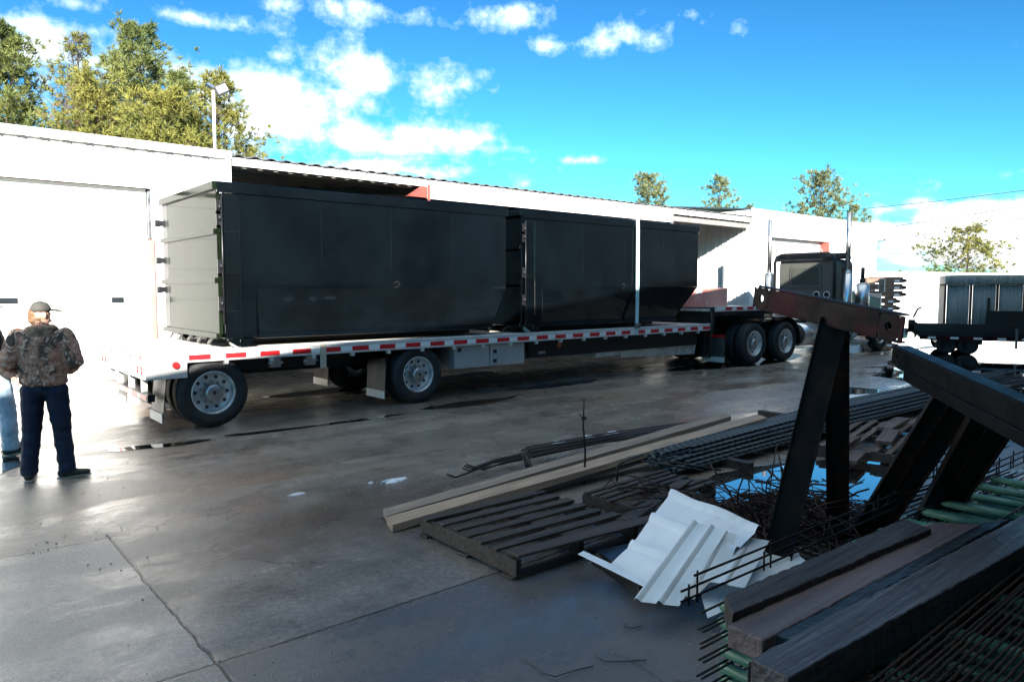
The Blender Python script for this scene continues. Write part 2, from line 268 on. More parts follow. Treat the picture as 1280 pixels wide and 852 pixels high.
# ---------------------------------------------------------------- builders
class MB:
    def __init__(s): s.bm=bmesh.new()
    def box(s,c,d,rot=None):
        mt=Matrix.Translation(Vector(c))
        if rot is not None: mt=mt@(rot if isinstance(rot,Matrix) else Matrix.Rotation(rot,4,'Z'))
        mt=mt@Matrix.Diagonal((d[0],d[1],d[2],1)); bmesh.ops.create_cube(s.bm,size=1,matrix=mt); return s
    def bb(s,x0,x1,y0,y1,z0,z1): return s.box(((x0+x1)/2,(y0+y1)/2,(z0+z1)/2),(x1-x0,y1-y0,z1-z0))
    def beam(s,p0,p1,wd,ht,up=(0,0,1)):
        p0=Vector(p0);p1=Vector(p1);d=(p1-p0);l=d.length;d.normalize();u=Vector(up);sx=u.cross(d)
        if sx.length<1e-4: sx=Vector((1,0,0)).cross(d)
        sx.normalize();uz=d.cross(sx)
        mt=Matrix((( d.x,sx.x,uz.x,0),(d.y,sx.y,uz.y,0),(d.z,sx.z,uz.z,0),(0,0,0,1)))
        s.box((p0+p1)/2,(l,wd,ht),mt); return s
    def cyl(s,p0,p1,r0,r1=None,seg=16,caps=True):
        r1=r0 if r1 is None else r1
        p0=Vector(p0);p1=Vector(p1);d=p1-p0
        q=d.to_track_quat('Z','Y').to_matrix().to_4x4()
        res=bmesh.ops.create_cone(s.bm,cap_ends=caps,segments=seg,radius1=r0,radius2=max(r1,1e-4),depth=d.length,matrix=Matrix.Translation((p0+p1)/2)@q)
        for v in res['verts']:
            for f in v.link_faces:
                if len(f.verts)==4: f.smooth=True
        return s
    def tube(s,pts,r,seg=8):
        pts=[Vector(p) for p in pts]; rings=[]
        prev=None
        for i,p in enumerate(pts):
            t=(pts[min(i+1,len(pts)-1)]-pts[max(i-1,0)]).normalized()
            if prev is None:
                a=Vector((0,0,1)) if abs(t.z)<.9 else Vector((1,0,0)); n=t.cross(a).normalized()
            else: n=(prev-t*prev.dot(t)).normalized()
            prev=n; b=t.cross(n); rr=r[i] if isinstance(r,(list,tuple)) else r
            rings.append([s.bm.verts.new(p+(n*math.cos(2*math.pi*k/seg)+b*math.sin(2*math.pi*k/seg))*rr) for k in range(seg)])
        for a,b2 in zip(rings,rings[1:]):
            for k in range(seg):
                f=s.bm.faces.new((a[k],a[(k+1)%seg],b2[(k+1)%seg],b2[k])); f.smooth=True
        s.bm.faces.new(rings[0][::-1]); s.bm.faces.new(rings[-1]); return s
    def lathe(s,prof,c,axis='Y',seg=40,sign=1):
        # prof: (radius, offset along axis)
        rings=[]
        for r,o in prof:
            ring=[]
            for k in range(seg):
                a=2*math.pi*k/seg
                if axis=='Y': v=(c[0]+r*math.cos(a),c[1]+sign*o,c[2]+r*math.sin(a))
                elif axis=='Z': v=(c[0]+r*math.cos(a),c[1]+r*math.sin(a),c[2]+o)
                else: v=(c[0]+o,c[1]+r*math.cos(a),c[2]+r*math.sin(a))
                ring.append(s.bm.verts.new(v))
            rings.append(ring)
        for a,b2 in zip(rings,rings[1:]):
            for k in range(seg):
                f=s.bm.faces.new((a[k],a[(k+1)%seg],b2[(k+1)%seg],b2[k])); f.smooth=True
        return s
    def prism(s,poly,y0,y1,axis='Y'):
        # poly in XZ, extruded in Y (or poly in XY extruded in Z, or YZ in X)
        def P(a,b,o): return (a,o,b) if axis=='Y' else ((a,b,o) if axis=='Z' else (o,a,b))
        A=[s.bm.verts.new(P(a,b,y0)) for a,b in poly]; B=[s.bm.verts.new(P(a,b,y1)) for a,b in poly]
        s.bm.faces.new(A); s.bm.faces.new(B[::-1]); n=len(poly)
        for i in range(n): s.bm.faces.new((A[i],B[i],B[(i+1)%n],A[(i+1)%n]))
        return s
    def hexa(s,b,t):
        # b, t: four bottom and four top corners
        B=[s.bm.verts.new(p) for p in b]; T=[s.bm.verts.new(p) for p in t]
        s.bm.faces.new(B[::-1]); s.bm.faces.new(T)
        for i in range(4): s.bm.faces.new((B[i],B[(i+1)%4],T[(i+1)%4],T[i]))
        return s
    def build(s,name,m,parent=None,bevel=0,loc=None):
        bmesh.ops.recalc_face_normals(s.bm,faces=s.bm.faces[:])
        me=bpy.data.meshes.new(name); s.bm.to_mesh(me); s.bm.free(); me.materials.append(m)
        o=bpy.data.objects.new(name,me); COL.objects.link(o)
        if parent is not None: o.parent=parent
        if loc: o.location=loc
        if bevel:
            bv=o.modifiers.new('bevel','BEVEL'); bv.width=bevel; bv.segments=2; bv.limit_method='ANGLE'; bv.angle_limit=R(40)
        return o
def tag(o,label=None,cat=None,group=None,kind=None):
    if label: o['label']=label
    if cat: o['category']=cat
    if group: o['group']=group
    if kind: o['kind']=kind
    return o
def thing(name,label,cat,loc=(0,0,0),rz=0,group=None):
    o=bpy.data.objects.new(name,None); COL.objects.link(o); o.location=loc; o.rotation_euler=(0,0,rz); o.empty_display_size=.2
    return tag(o,label,cat,group)
def dup(root,loc,rz=None,label=None):
    def rec(o,par):
        c=o.copy(); COL.objects.link(c); c.parent=par
        for ch in [x for x in bpy.data.objects if x.parent==o and x is not c]: rec(ch,c)
        return c
    kids=[x for x in bpy.data.objects if x.parent==root]
    r=root.copy(); COL.objects.link(r); r.location=loc
    if rz is not None: r.rotation_euler=(0,0,rz)
    if label: r['label']=label
    for k in kids: rec(k,r)
    return r

# ---------------------------------------------------------------- ground
g=MB()
# one sheet, finer near the camera
xs=[-400,-60,-20,0,10,20,40,80,400]; ys=[-400,-60,-10,0,10,20,60,400]
vv=[[g.bm.verts.new((x,y,0)) for x in xs] for y in ys]
for j in range(len(ys)-1):
    for i in range(len(xs)-1): g.bm.faces.new((vv[j][i],vv[j][i+1],vv[j+1][i+1],vv[j+1][i]))
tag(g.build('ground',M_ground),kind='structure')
def puddle(pts,seed=0,z=.004,amp=.05):
    random.seed(seed); n=len(pts); fine=[]
    for i in range(n):
        p0,p1,p2,p3=[Vector((*pts[(i+k)%n],0)) for k in (-1,0,1,2)]
        for k in range(8):
            t=k/8
            q=.5*((2*p1)+(-p0+p2)*t+(2*p0-5*p1+4*p2-p3)*t*t+(-p0+3*p1-3*p2+p3)*t**3)
            nn=mnoise.noise(q*3.1+Vector((seed,0,0))); q+=Vector((nn,mnoise.noise(q*3.7+Vector((0,seed,5))),0))*amp*2
            fine.append((q.x,q.y,z))
    b=MB(); vs=[b.bm.verts.new(p) for p in fine]; f=b.bm.faces.new(vs); bmesh.ops.triangulate(b.bm,faces=[f])
    o=b.build('puddle',M_water); return tag(o,kind='structure')
puddle([(5.5,3.95),(6.37,3.98),(7.05,3.78),(7.71,3.6),(8.3,3.3),(7.9,2.95),(7.03,2.75),(6.3,2.6),(5.6,2.9),(5.3,3.5)],1)
puddle([(1.80,9.10),(2.15,9.06),(2.52,8.99),(2.80,8.98),(2.75,8.86),(2.42,8.80),(2.1,8.86),(1.77,8.95)],2,amp=.02)
puddle([(3.1,9.05),(4.2,8.98),(5.4,9.0),(5.3,8.88),(4.2,8.86),(3.2,8.92)],3,amp=.03)
puddle([(6.0,9.2),(6.7,9.3),(7.5,9.25),(8.1,9.35),(7.4,9.0),(6.5,8.95)],4,amp=.06)
puddle([(8.2,9.9),(9.3,10.0),(10.6,9.95),(10.2,9.7),(9.0,9.65)],5)
puddle([(4.6,11.9),(6.0,12.2),(8.0,12.3),(9.8,12.5),(9.5,12.0),(7.2,11.8),(5.5,11.6)],6)
puddle([(11.3,5.7),(12.1,6.3),(13.2,6.3),(13.4,5.6),(12.2,5.3)],7)
puddle([(13.0,9.9),(14.5,10.4),(17,10.8),(19,10.9),(19,10.0),(16,9.3)],8)
puddle([(15.2,4.2),(15.6,6.4),(18,7.4),(21,8.2),(24,8.6),(28,8.6),(33,8.2),(28,6.7),(22,5.4)],9,amp=.3)
puddle([(20,9.6),(24,11),(30,11.5),(38,12.5),(44,13.5),(40,11),(30,9.2),(24,8.9)],10,amp=.3)
puddle([(9.8,2.3),(11,3.2),(13.5,4.1),(15.5,4.0),(14,3.0),(11.5,2.2)],11,amp=.1)
puddle([(-1.2,8.3),(-.4,9.2),(.5,9.6),(1.0,9.2),(.7,8.5),(-.2,7.9)],12,amp=.12)

# snow scraps
def snow(cx,cy,rx,ry,h,seed,label):
    b=MB(); random.seed(seed)
    n=26;rings=[]
    for r,zz in ((1,.0),(.85,.5),(.5,.9),(.12,1)):
        rings.append([b.bm.verts.new((cx+rx*r*math.cos(k*6.283/n)*(1+.9*mnoise.noise(Vector((k*.7+.3,seed*2.3,0)))),cy+ry*r*math.sin(k*6.283/n)*(1+1.0*mnoise.noise(Vector((k*.9+.1,seed*1.7,3)))),h*zz*(1+.5*mnoise.noise(Vector((k,zz*3,seed)))))) for k in range(n)])
    for a,c in zip(rings,rings[1:]):
        for k in range(n): f=b.bm.faces.new((a[k],a[(k+1)%n],c[(k+1)%n],c[k])); f.smooth=True
    b.bm.faces.new(rings[-1])
    tag(b.build('snow_patch',M_snow),label,'snow patch','melting snow scraps on the yard')
snow(3.50,5.86,.13,.05,.02,1,'thin melting snow scrap on wet concrete left of the plank tips, largest of its row')
snow(3.30,5.93,.03,.02,.012,2,'tiny snow crumb just left of the snow scrap near the plank tips')
snow(2.62,6.02,.07,.03,.012,3,'faint snow scrap on the brown stained concrete, left of the others')
snow(5.85,6.05,.09,.05,.03,5,'small snow scrap behind the bent dark rods')
snow(6.35,6.05,.08,.05,.03,6,'small snow scrap behind the planks, right of the rusty upright rod')
snow(6.75,6.02,.13,.06,.03,7,'flat snow scrap behind the middle of the planks')
snow(12.1,5.45,.55,.18,.04,8,'long white snow strip behind the rebar bundle')

# ---------------------------------------------------------------- left building
YF=13.4
def ribs(b,x0,x1,z0,z1,y,step=.3,h=.02,wd=.05,skip=None):
    x=x0+step/2
    while x<x1:
        if not(skip and skip[0]<x<skip[1] and z0<skip[2]):
            b.prism([(x-wd,z0),(x+wd,z0),(x+wd,z1),(x-wd,z1)],y-h,y-.001)
        x+=step
T=thing('workshop_building','white metal workshop at left with a large roll-up door, flat top edge','building',(4.66,YF,0))
inv=Vector((-4.66,-YF,0))
def L_(b,name,m,par,bevel=0):    # build geometry given in world coordinates under an empty that stands elsewhere
    o=b.build(name,m,None,bevel); o.parent=par; 
    mw=Matrix.Translation(par.location)@par.rotation_euler.to_matrix().to_4x4()
    o.matrix_parent_inverse=mw.inverted(); return o
b=MB(); b.bb(-16,-5.0,YF,YF+.2,0,4.22).bb(3.36,4.66,YF,YF+.2,0,4.22).bb(-5.0,3.36,YF,YF+.2,3.52,4.22)
b.bb(4.46,4.66,YF+.2,YF+10,0,4.22).bb(-16,-15.8,YF+.2,YF+10,0,4.22).bb(-15.8,4.46,YF+9.8,YF+10,0,4.22)
ribs(b,-16,4.6,3.58,4.10,YF); ribs(b,3.5,4.6,0,3.58,YF)
L_(b,'wall',M_siding,T)
b=MB(); b.bb(-16.05,4.70,YF-.07,YF-.001,4.14,4.28).bb(4.60,4.70,YF-.04,YF-.001,0,4.13); L_(b,'trim',M_trim,T,.006)
b=MB(); x=-15.85
while x<4.5: b.bb(x-.06,x+.06,YF-.045,YF-.021,4.112,4.138); x+=.3
L_(b,'rib_shadow',M_void,T)  # dark blocks painting the shadow dashes of the rib voids under the trim
b=MB(); b.prism([(YF+.05,4.22),(YF+10,4.22),(YF+10,4.30),(YF+.05,4.27)],-16,4.64,'X'); L_(b,'roof',M_galv,T)
b=MB(); b.bb(-5.0,3.36,YF-.03,YF-.002,3.50,3.57).bb(-5.06,-4.99,YF-.03,YF+.1,0,3.5); L_(b,'door_trim',M_trim,T)
rd=MB(); z=0
while z<3.5: rd.bb(-4.98,3.30,YF+.10,YF+.13,z+.001,min(z+.539,3.50)); z+=.54
rd=L_(rd,'roller_door',M_door,T,.006)
for i,(a,c) in enumerate(((2.72,2.90),(.95,1.42),(-1.3,-.8))):
    b=MB(); b.bb(a,c,YF+.085,YF+.098,1.585,1.675); o=L_(b,'window',M_glass,T)
b=MB(); b.bb(3.31,3.37,YF+.02,YF+.13,2.66,3.46); L_(b,'door_track',M_galv,T)
b=MB(); b.bb(3.30,3.37,YF-.045,YF+.02,0,2.64).bb(3.30,3.32,YF+.02,YF+.09,0,2.64); L_(b,'jamb_guard',M_redlight,T,.004)

# light pole on the roof
T=thing('floodlight_pole','slim white pole with a square floodlight on the workshop roof','lamp',(4.60,13.9,4.28))
b=MB(); b.cyl((0,0,0),(0,0,1.16),.028,seg=12).box((0,0,.01),(.14,.14,.02)); b.build('pole',M_trim,T)
b=MB(); b.box((.13,-.05,1.20),(.24,.07,.17),Matrix.Rotation(R(-30),4,'Y')); f=b.build('lamp_head',M_wire,T,.008)
b=MB(); b.box((.13,-.088,1.20),(.19,.006,.12),Matrix.Rotation(R(-30),4,'Y')); b.build('lens',M_alup,f)
b=MB(); b.box((-.06,0,1.24),(.13,.12,.05),Matrix.Rotation(R(25),4,'Y')).cyl((0,0,1.1),(.06,0,1.22),.018,seg=8); b.build('bracket',M_galv,T)

# ---------------------------------------------------------------- open shed
SX0,SX1=4.72,21.75
T=thing('open_shed','long open-fronted shed with white fascia and corrugated roof behind the trailer','building',(SX0,YF,0))
b=MB(); n=int((SX1-SX0+.1)/.075)
prev=None
for i in range(n+1):
    x=SX0+i*.075; hgt=[0,.035,.035,0][i%4]
    a=b.bm.verts.new((x,YF-.10,4.19+hgt)); c=b.bm.verts.new((x,YF+8,5.1+hgt))
    if prev: b.bm.faces.new((prev[0],a,c,prev[1]))
    prev=(a,c)
o=L_(b,'roof_sheet',M_galvdark,T); s_=o.modifiers.new('s','SOLIDIFY'); s_.thickness=.006
b=MB(); b.bb(SX0,SX1,YF-.06,YF-.02,4.03,4.175); L_(b,'fascia',M_trim,T,.004)
b=MB()
for k in range(6):
    y=YF+.25+k*1.5; z=4.10+(y-YF)*.1125
    b.bb(SX0,SX1,y,y+.07,z-.12,z+.0)
L_(b,'purlins',M_purlin,T)
for x in (8.9,13.3,17.6):
    b=MB(); b.prism([(YF+.02,3.85),(YF+7.9,4.72),(YF+7.9,4.92),(YF+.02,4.05)],x-.07,x+.07,'X'); L_(b,'rafter',M_darkin,T)
b=MB(); b.bb(SX0,SX1,YF+8,YF+8.1,0,5.1); L_(b,'back_wall',M_darkin,T)
b=MB(); b.bb(8.85,17.4,YF-.16,YF-.062,3.76,4.02); L_(b,'header_beam',M_trim,T,.006)
b=MB(); b.prism([(8.35,3.78),(8.84,3.78),(8.84,4.02),(8.72,4.02)],YF-.15,YF-.05).bb(8.84,8.90,YF-.17,YF-.161,3.72,4.06); L_(b,'red_bracket',M_red,T)
b=MB(); b.bb(17.4,21.7,YF+.05,YF+.17,3.84,4.0); L_(b,'eave_beam',M_purlin,T)
for x in (8.9,17.6):
    b=MB(); b.bb(x-.08,x+.08,YF+.02,YF+.2,0,3.82); L_(b,'post',M_darkin,T)
b=MB(); b.bb(9.8,20.6,YF+.9,YF+6,0,1.0); L_(b,'work_bench',M_darkin,T)

# ---------------------------------------------------------------- right building
T=thing('warehouse_building','white ribbed metal warehouse behind the truck cab with a recessed doorway','building',(SX1,YF,0))
b=MB()
EX=31.4
b.bb(SX1+.04,23.0,YF,YF+.2,0,4.45).bb(23.0,27.3,YF,YF+.2,3.62,4.45).bb(27.3,EX,YF,YF+.2,0,4.45)
b.bb(SX1+.04,SX1+.2,YF+.2,YF+9,0,4.45).bb(EX-.2,EX,YF+.2,YF+9,0,4.45).bb(SX1+.04,EX,YF+9,YF+9.2,0,5.4)
ribs(b,SX1+.3,23.0,0,4.3,YF); ribs(b,27.5,EX,0,4.3,YF)
y=YF+.15
while y<YF+8.9:
    b.bb(SX1+.005,SX1+.039,y-.02,y+.02,0,4.4); b.bb(SX1+.02,SX1+.039,y+.10,y+.14,0,4.4); y+=.30
L_(b,'wall',M_siding,T)
b=MB(); b.bb(SX1-.0,EX+.05,YF-.06,YF-.022,4.34,4.50); L_(b,'trim',M_trim,T,.006)
b=MB(); b.prism([(YF-.02,4.455),(YF+9,5.42),(YF+9,5.46),(YF-.02,4.50)],SX1+.05,EX,'X'); L_(b,'roof',M_galv,T)
b=MB(); b.bb(23.05,27.2,YF+.25,YF+.30,0,3.6); L_(b,'sliding_door',M_door,T)
b=MB(); b.bb(27.02,27.28,YF+.0,YF+.22,2.4,3.58); L_(b,'door_jamb',M_red,T)

# far white building
T=thing('long_low_building','long low white building in the distance behind the right-hand flatbed','building',(35,22,0),R(-22))
b=MB(); b.bb(-2,55,0,8,0.0,2.72); ribs(b,-2,55,0,2.6,0,.5); b.build('wall',M_siding,T)
b=MB(); b.bb(-2.1,55.1,-.12,8.2,2.72,2.84); b.build('roof_edge',M_trim,T)
for x in (6,18,30,42):
    b=MB(); b.bb(x,x+.95,-.06,-.03,.05,2.1); b.build('door',M_door,T)

# unseen building behind the camera, added and turned to shade the foreground
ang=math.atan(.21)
T=thing('shade_building','unseen tall metal building with open bays behind the viewer, added to shade the yard','building',(-3.5,-1.26,0),ang)
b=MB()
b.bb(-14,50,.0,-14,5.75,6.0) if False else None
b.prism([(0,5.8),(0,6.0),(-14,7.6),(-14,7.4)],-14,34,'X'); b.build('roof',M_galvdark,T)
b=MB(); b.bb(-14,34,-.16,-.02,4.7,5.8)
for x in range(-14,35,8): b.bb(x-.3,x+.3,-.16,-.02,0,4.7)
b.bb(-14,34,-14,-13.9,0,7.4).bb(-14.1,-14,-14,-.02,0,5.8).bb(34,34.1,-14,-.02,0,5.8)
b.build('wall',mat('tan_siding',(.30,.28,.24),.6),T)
for x in range(-14,30,8):
    if x in (-6,2): continue
    b=MB(); b.bb(x+.3,x+7.7,-.14,-.06,0,4.7); b.build('bay_door',mat('bay_door_paint',(.16,.16,.16),.5),T)

# ---------------------------------------------------------------- wheels
def wheel(parent,x,y,r,sign=1,name='wheel',w_=.26,front=False):
    """wheel whose outer face looks towards -Y (sign=1) at y"""
    R0=r; rim=r*.60
    tp=thing(name,None,None,(x,y,r)); tp.parent=parent
    for k in ('label','category'): 
        if k in tp: del tp[k]
    b=MB()
    def pair(lst): return lst
    prof=[(rim*.98,.03),(rim*1.03,.008),(rim*1.12,.0),(r*.80,-.004),(r*.83,-.006),(r*.84,-.002),(r*.90,.004),(r*.955,.018),(r*.985,.04),(r,.065)]
    for k in range(4):
        o=.075+k*(w_-.15)/3; prof+=[(r,o-.005),(r-.011,o-.004),(r-.011,o+.004),(r,o+.005)]
    prof+=[(r,w_-.065),(r*.985,w_-.04),(r*.92,w_-.01),(rim*1.1,w_),(rim*.98,w_-.03)]
    b.lathe(prof,(0,0,0),'Y',56,sign); b.build('tyre',M_rubber,tp)
    b=MB()
    if front: pr=[(rim*1.0,.03),(rim*1.02,.012),(rim*.96,.010),(rim*.90,.05),(rim*.86,.075),(rim*.80,.06),(rim*.55,.02),(rim*.42,.0),(rim*.40,-.03),(.02,-.035)]
    else: pr=[(rim*1.0,.03),(rim*1.03,.010),(rim*.97,.008),(rim*.93,.03),(rim*.90,.10),(rim*.86,.115),(rim*.62,.12),(rim*.55,.125),(rim*.40,.126)]
    b.lathe(pr,(0,0,0),'Y',56,sign); b.build('rim',M_alu,tp)
    if not front:
        b=MB(); b.lathe([(rim*.40,.13),(rim*.40,.02),(rim*.385,-.005),(rim*.33,-.018),(.02,-.022)],(0,0,0),'Y',32,sign); b.build('hub_cap',M_galv,tp)
    if sign>0:
        n0=h0=None
        for k in range(10):
            a=k*2*math.pi/10+.3
            if not front:
                if n0 is None: b=MB(); b.cyl((0,.10,0),(0,.155,0),.017,seg=6).cyl((0,.09,0),(0,.101,0),.008,seg=8); n0=b.build('lug_nut',M_galv,tp); o=n0
                else: o=n0.copy(); COL.objects.link(o)
                o.location=(rim*.50*math.cos(a),-.015,rim*.50*math.sin(a)); o.rotation_euler=(0,a,0)
            a=k*2*math.pi/10; rr=rim*.74; yy=.112 if not front else .035
            if h0 is None: b=MB(); b.cyl((0,.02,0),(0,.0,0),.024,seg=14); h0=b.build('hand_hole',M_void,tp); o=h0
            else: o=h0.copy(); COL.objects.link(o)
            o.location=(rr*math.cos(a),yy,rr*math.sin(a))
    return tp

# ---------------------------------------------------------------- trailer
TY0,TY1=9.60,12.20; TX0=2.32; TX1=14.05; DZ=1.03
TR=thing('flatbed_trailer','long aluminium drop-deck trailer with red and white side tape carrying two black containers','trailer',(TX0,TY0,0))
def tl(b,name,m,bevel=0,par=None):
    o=b.build(name,m,None,bevel); p=par or TR; o.parent=p; o.matrix_parent_inverse=Matrix.Translation(-TR.location) if p is TR else Matrix.Identity(4); return o
b=MB(); n=13; wd=(TY1-TY0-.12)/n
for i in range(n): b.bb(TX0+.03,TX1,TY0+.06+i*wd+.006,TY0+.06+(i+1)*wd-.006,DZ-.04,DZ-.004+(.004 if i%3 else .0))
tl(b,'deck',M_deck)
for y in (TY0,TY1-.06):
    b=MB(); b.bb(TX0,TX1,y,y+.06,DZ-.15,DZ+.004).bb(TX0,TX1,y-.012 if y==TY0 else y+.06,y if y==TY0 else y+.072,DZ-.022,DZ+.004); tl(b,'side_rail',M_alup,.004)
b=MB(); b.bb(TX0+.52,TX1-.02,TY0-.004,TY0-.001,DZ-.122,DZ-.052); tl(b,'reflective_tape',M_tapew)
x=TX0+.46
while x<TX1-.1:
    b=MB(); b.bb(x,x+.27,TY0-.0075,TY0-.0045,DZ-.120,DZ-.054); tl(b,'red_reflector',M_taper); x+=.457
# rub rail stake pockets
x=TX0+.3
while x<TX1:
    b=MB(); b.bb(x,x+.05,TY0+.01,TY0+.07,DZ-.20,DZ-.151); tl(b,'stake_pocket',M_alup); x+=.61
for y in (10.42,11.38):
    b=MB(); b.bb(TX0+.3,TX1,y-.06,y+.06,DZ-.10,DZ-.055).bb(TX0+.3,TX1,y-.012,y+.012,.62,DZ-.1).bb(TX0+.3,TX1+.0,y-.06,y+.06,.60,.619); tl(b,'main_beam',M_blkpaint)
b=MB(); x=TX0+.35
while x<TX1: b.bb(x,x+.03,TY0+.08,TY1-.08,DZ-.15,DZ-.045); x+=.42
tl(b,'cross_members',M_blkpaint)
# rear end
b=MB(); b.bb(TX0-.05,TX0-.002,TY0+.0,TY1,DZ-.34,DZ+.0); e=tl(b,'rear_panel',M_alup,.006)
for y,zz,wy,hz in ((9.85,.955,.16,.05),(10.35,.955,.12,.05),(11.4,.955,.12,.05),(11.95,.955,.16,.05),(10.8,.985,.45,.035)):
    b=MB(); b.bb(TX0-.058,TX0-.051,y-wy/2,y+wy/2,zz-hz/2,zz+hz/2); tl(b,'rear_tape',M_taper)
for y,zz in ((9.78,.80),(9.98,.80),(12.02,.80),(11.82,.80)):
    b=MB(); b.cyl((TX0-.065,y,zz),(TX0-.05,y,zz),.05,seg=18); tl(b,'tail_light',M_redlens)
b=MB(); b.bb(TX0-.058,TX0-.051,10.72,11.1,.76,.86); tl(b,'plate_holder',M_tapew)
b=MB(); b.bb(TX0-.062,TX0-.059,10.77,11.05,.785,.83); tl(b,'plate_marking',M_taper)
b=MB(); b.bb(TX0+.0,TX0+.09,9.75,12.05,.40,.49); tl(b,'underride_bar',M_blkpaint,.005)
b=MB()
for k in range(5): b.bb(TX0-.004,TX0-.001,9.8+k*.46,10.08+k*.46,.42,.475)
tl(b,'underride_tape',M_taper)
b=MB()
for k in range(4): b.bb(TX0-.004,TX0-.001,10.09+k*.46,10.25+k*.46,.42,.475)
tl(b,'underride_white_tape',M_tapew)
for y in (10.1,10.75,11.4,11.9):
    b=MB(); b.bb(TX0+.02,TX0+.08,y-.04,y+.04,.49,.69); tl(b,'underride_post',M_alup)
b=MB(); b.cyl((TX0+.30,TY0+.0,.86),(TX0+.30,TY0-.03,.86),.045,seg=16); tl(b,'side_marker_light',M_redlens)
b=MB(); b.bb(TX0-.045,TX0+.44,TY0+.002,TY0+.05,DZ-.34,DZ-.151); tl(b,'corner_gusset',M_alup,.004)
def flap(x,y0,y1,z0,z1,lean=0):
    b=MB(); b.hexa([(x+lean,y0,z0),(x+lean+.012,y0,z0),(x+lean+.012,y1,z0),(x+lean,y1,z0)],[(x,y0,z1),(x+.012,y0,z1),(x+.012,y1,z1),(x,y1,z1)]); f=tl(b,'mud_flap',M_flap)
    b=MB(); b.bb(x+lean*.97-.006,x+lean*.97-.001,y0,y1,z0+.0,z0+.12); tl(b,'flap_strip',M_flapw)
    b=MB(); b.bb(x-.02,x+.03,y0-.02,y1+.02,z1-.01,z1+.03); tl(b,'flap_hanger',M_blkpaint)
flap(2.52,9.66,10.22,.13,.69,-.06); flap(2.52,11.58,12.14,.13,.69,-.05)
flap(5.66,9.66,10.22,.13,.72,-.03); flap(5.66,11.58,12.14,.13,.72,-.03)
flap(14.5,9.52,10.12,.12,.70)
b=MB(); b.bb(14.45,14.48,9.5,10.14,.70,.76); tl(b,'flap_tape',M_taper)
for ax in (3.10,6.26):
    for (y,s) in ((9.66,1),(9.95,1),(12.14,-1),(11.85,-1)): 
        wh=wheel(None,ax,y,.462,s); wh.parent=TR; wh.matrix_parent_inverse=Matrix.Translation(-TR.location)
    b=MB(); b.cyl((ax,9.95,.462),(ax,11.85,.462),.065,seg=14).bb(ax-.3,ax+.3,10.35,10.45,.45,.60).bb(ax-.3,ax+.3,11.35,11.45,.45,.60); tl(b,'axle',M_blkpaint)
    b=MB(); b.cyl((ax+.28,10.5,.50),(ax+.28,11.3,.50),.09,seg=14); tl(b,'air_tank',M_blkpaint)
# winches / hooks under the near rail
for x in (3.85,4.36):
    b=MB(); b.bb(x,x+.14,TY0+.02,TY0+.12,.74,.87).cyl((x-.03,TY0+.05,.80),(x+.18,TY0+.05,.80),.02,seg=8); tl(b,'strap_winch',M_galv,.004)
b=MB(); b.box((4.60,TY0-.012,.86),(.09,.012,.34)); tl(b,'loose_strap_end',mat('tan_strap',(.42,.38,.30),.8))
# toolbox
for x0,x1 in ((6.98,7.72),(7.74,8.52)):
    b=MB(); b.bb(x0,x1,TY0+.10,TY0+.65,.49,.87); bx=tl(b,'tool_box',M_alu_box:=MATS.get('box_alu') or mat('box_alu',(.52,.54,.55),.42,.55,var=.08,vs=4),.01)
    for zz in ((.74,.58) if x0>7.5 else (.8,)):
        b=MB(); b.bb(x0+.06,x0+.13,TY0+.085,TY0+.099,zz-.03,zz+.03); tl(b,'box_latch',M_blkpaint)
b=MB(); b.bb(8.75,13.9,TY0+.25,TY0+.30,.55,DZ-.15); tl(b,'side_skirt',M_blkpaint)
b=MB(); b.cyl((9.52,TY0+.25,.76),(9.52,TY0+.243,.76),.055,seg=8); bd=tl(b,'round_badge',M_orange)
b=MB(); b.bb(8.98,9.16,TY0+.243,TY0+.249,.615,.665); tl(b,'name_plate',M_galv)
b=MB(); b.hexa([(11.4,9.95,.40),(13.95,9.95,.32),(13.95,10.3,.32),(11.4,10.3,.40)],[(11.3,9.9,.66),(13.95,9.9,.66),(13.95,10.3,.66),(11.3,10.3,.66)]); tl(b,'spare_ramp_tray',M_alu,.01)
b=MB(); b.bb(10.6,11.3,9.9,10.3,.45,.62); tl(b,'ramp_tray_end',M_alu,.01)
# drop neck and upper deck
b=MB(); b.bb(14.06,14.20,TY0+.0,TY1,.80,1.40); tl(b,'neck_panel',M_blkpaint,.006)
b=MB(); b.bb(14.0,17.6,TY0+.03,TY1-.03,1.31,1.37); tl(b,'upper_deck',M_deck)
for y in (TY0,TY1-.05):
    b=MB(); b.bb(14.21,17.6,y,y+.05,1.30,1.42); tl(b,'upper_rail',M_alup)
b=MB(); b.bb(14.3,17.58,TY0-.004,TY0-.001,1.325,1.395); tl(b,'upper_tape',M_tapew)
x=14.62
while x<17.4:
    b=MB(); b.bb(x,x+.27,TY0-.0075,TY0-.0045,1.327,1.393); tl(b,'red_reflector',M_taper); x+=.457
b=MB(); b.bb(14.2,17.5,10.3,10.42,1.02,1.299).bb(14.2,17.5,11.38,11.5,1.02,1.299).bb(14.2,17.5,TY0+.08,TY1-.08,1.20,1.28); tl(b,'neck_beam',M_blkpaint)
for y in (9.95,11.85):
    b=MB(); b.bb(14.24,14.36,y-.06,y+.06,.28,1.2).bb(14.18,14.42,y-.12,y+.12,.24,.28); tl(b,'landing_leg',M_blkpaint,.006)
b=MB(); b.tube([(14.1,TY0+.02,1.3),(14.05,TY0-.02,1.0),(14.06,TY0-.0,.6),(14.1,TY0+.05,.25)],.02); tl(b,'air_hose',M_blkpaint)

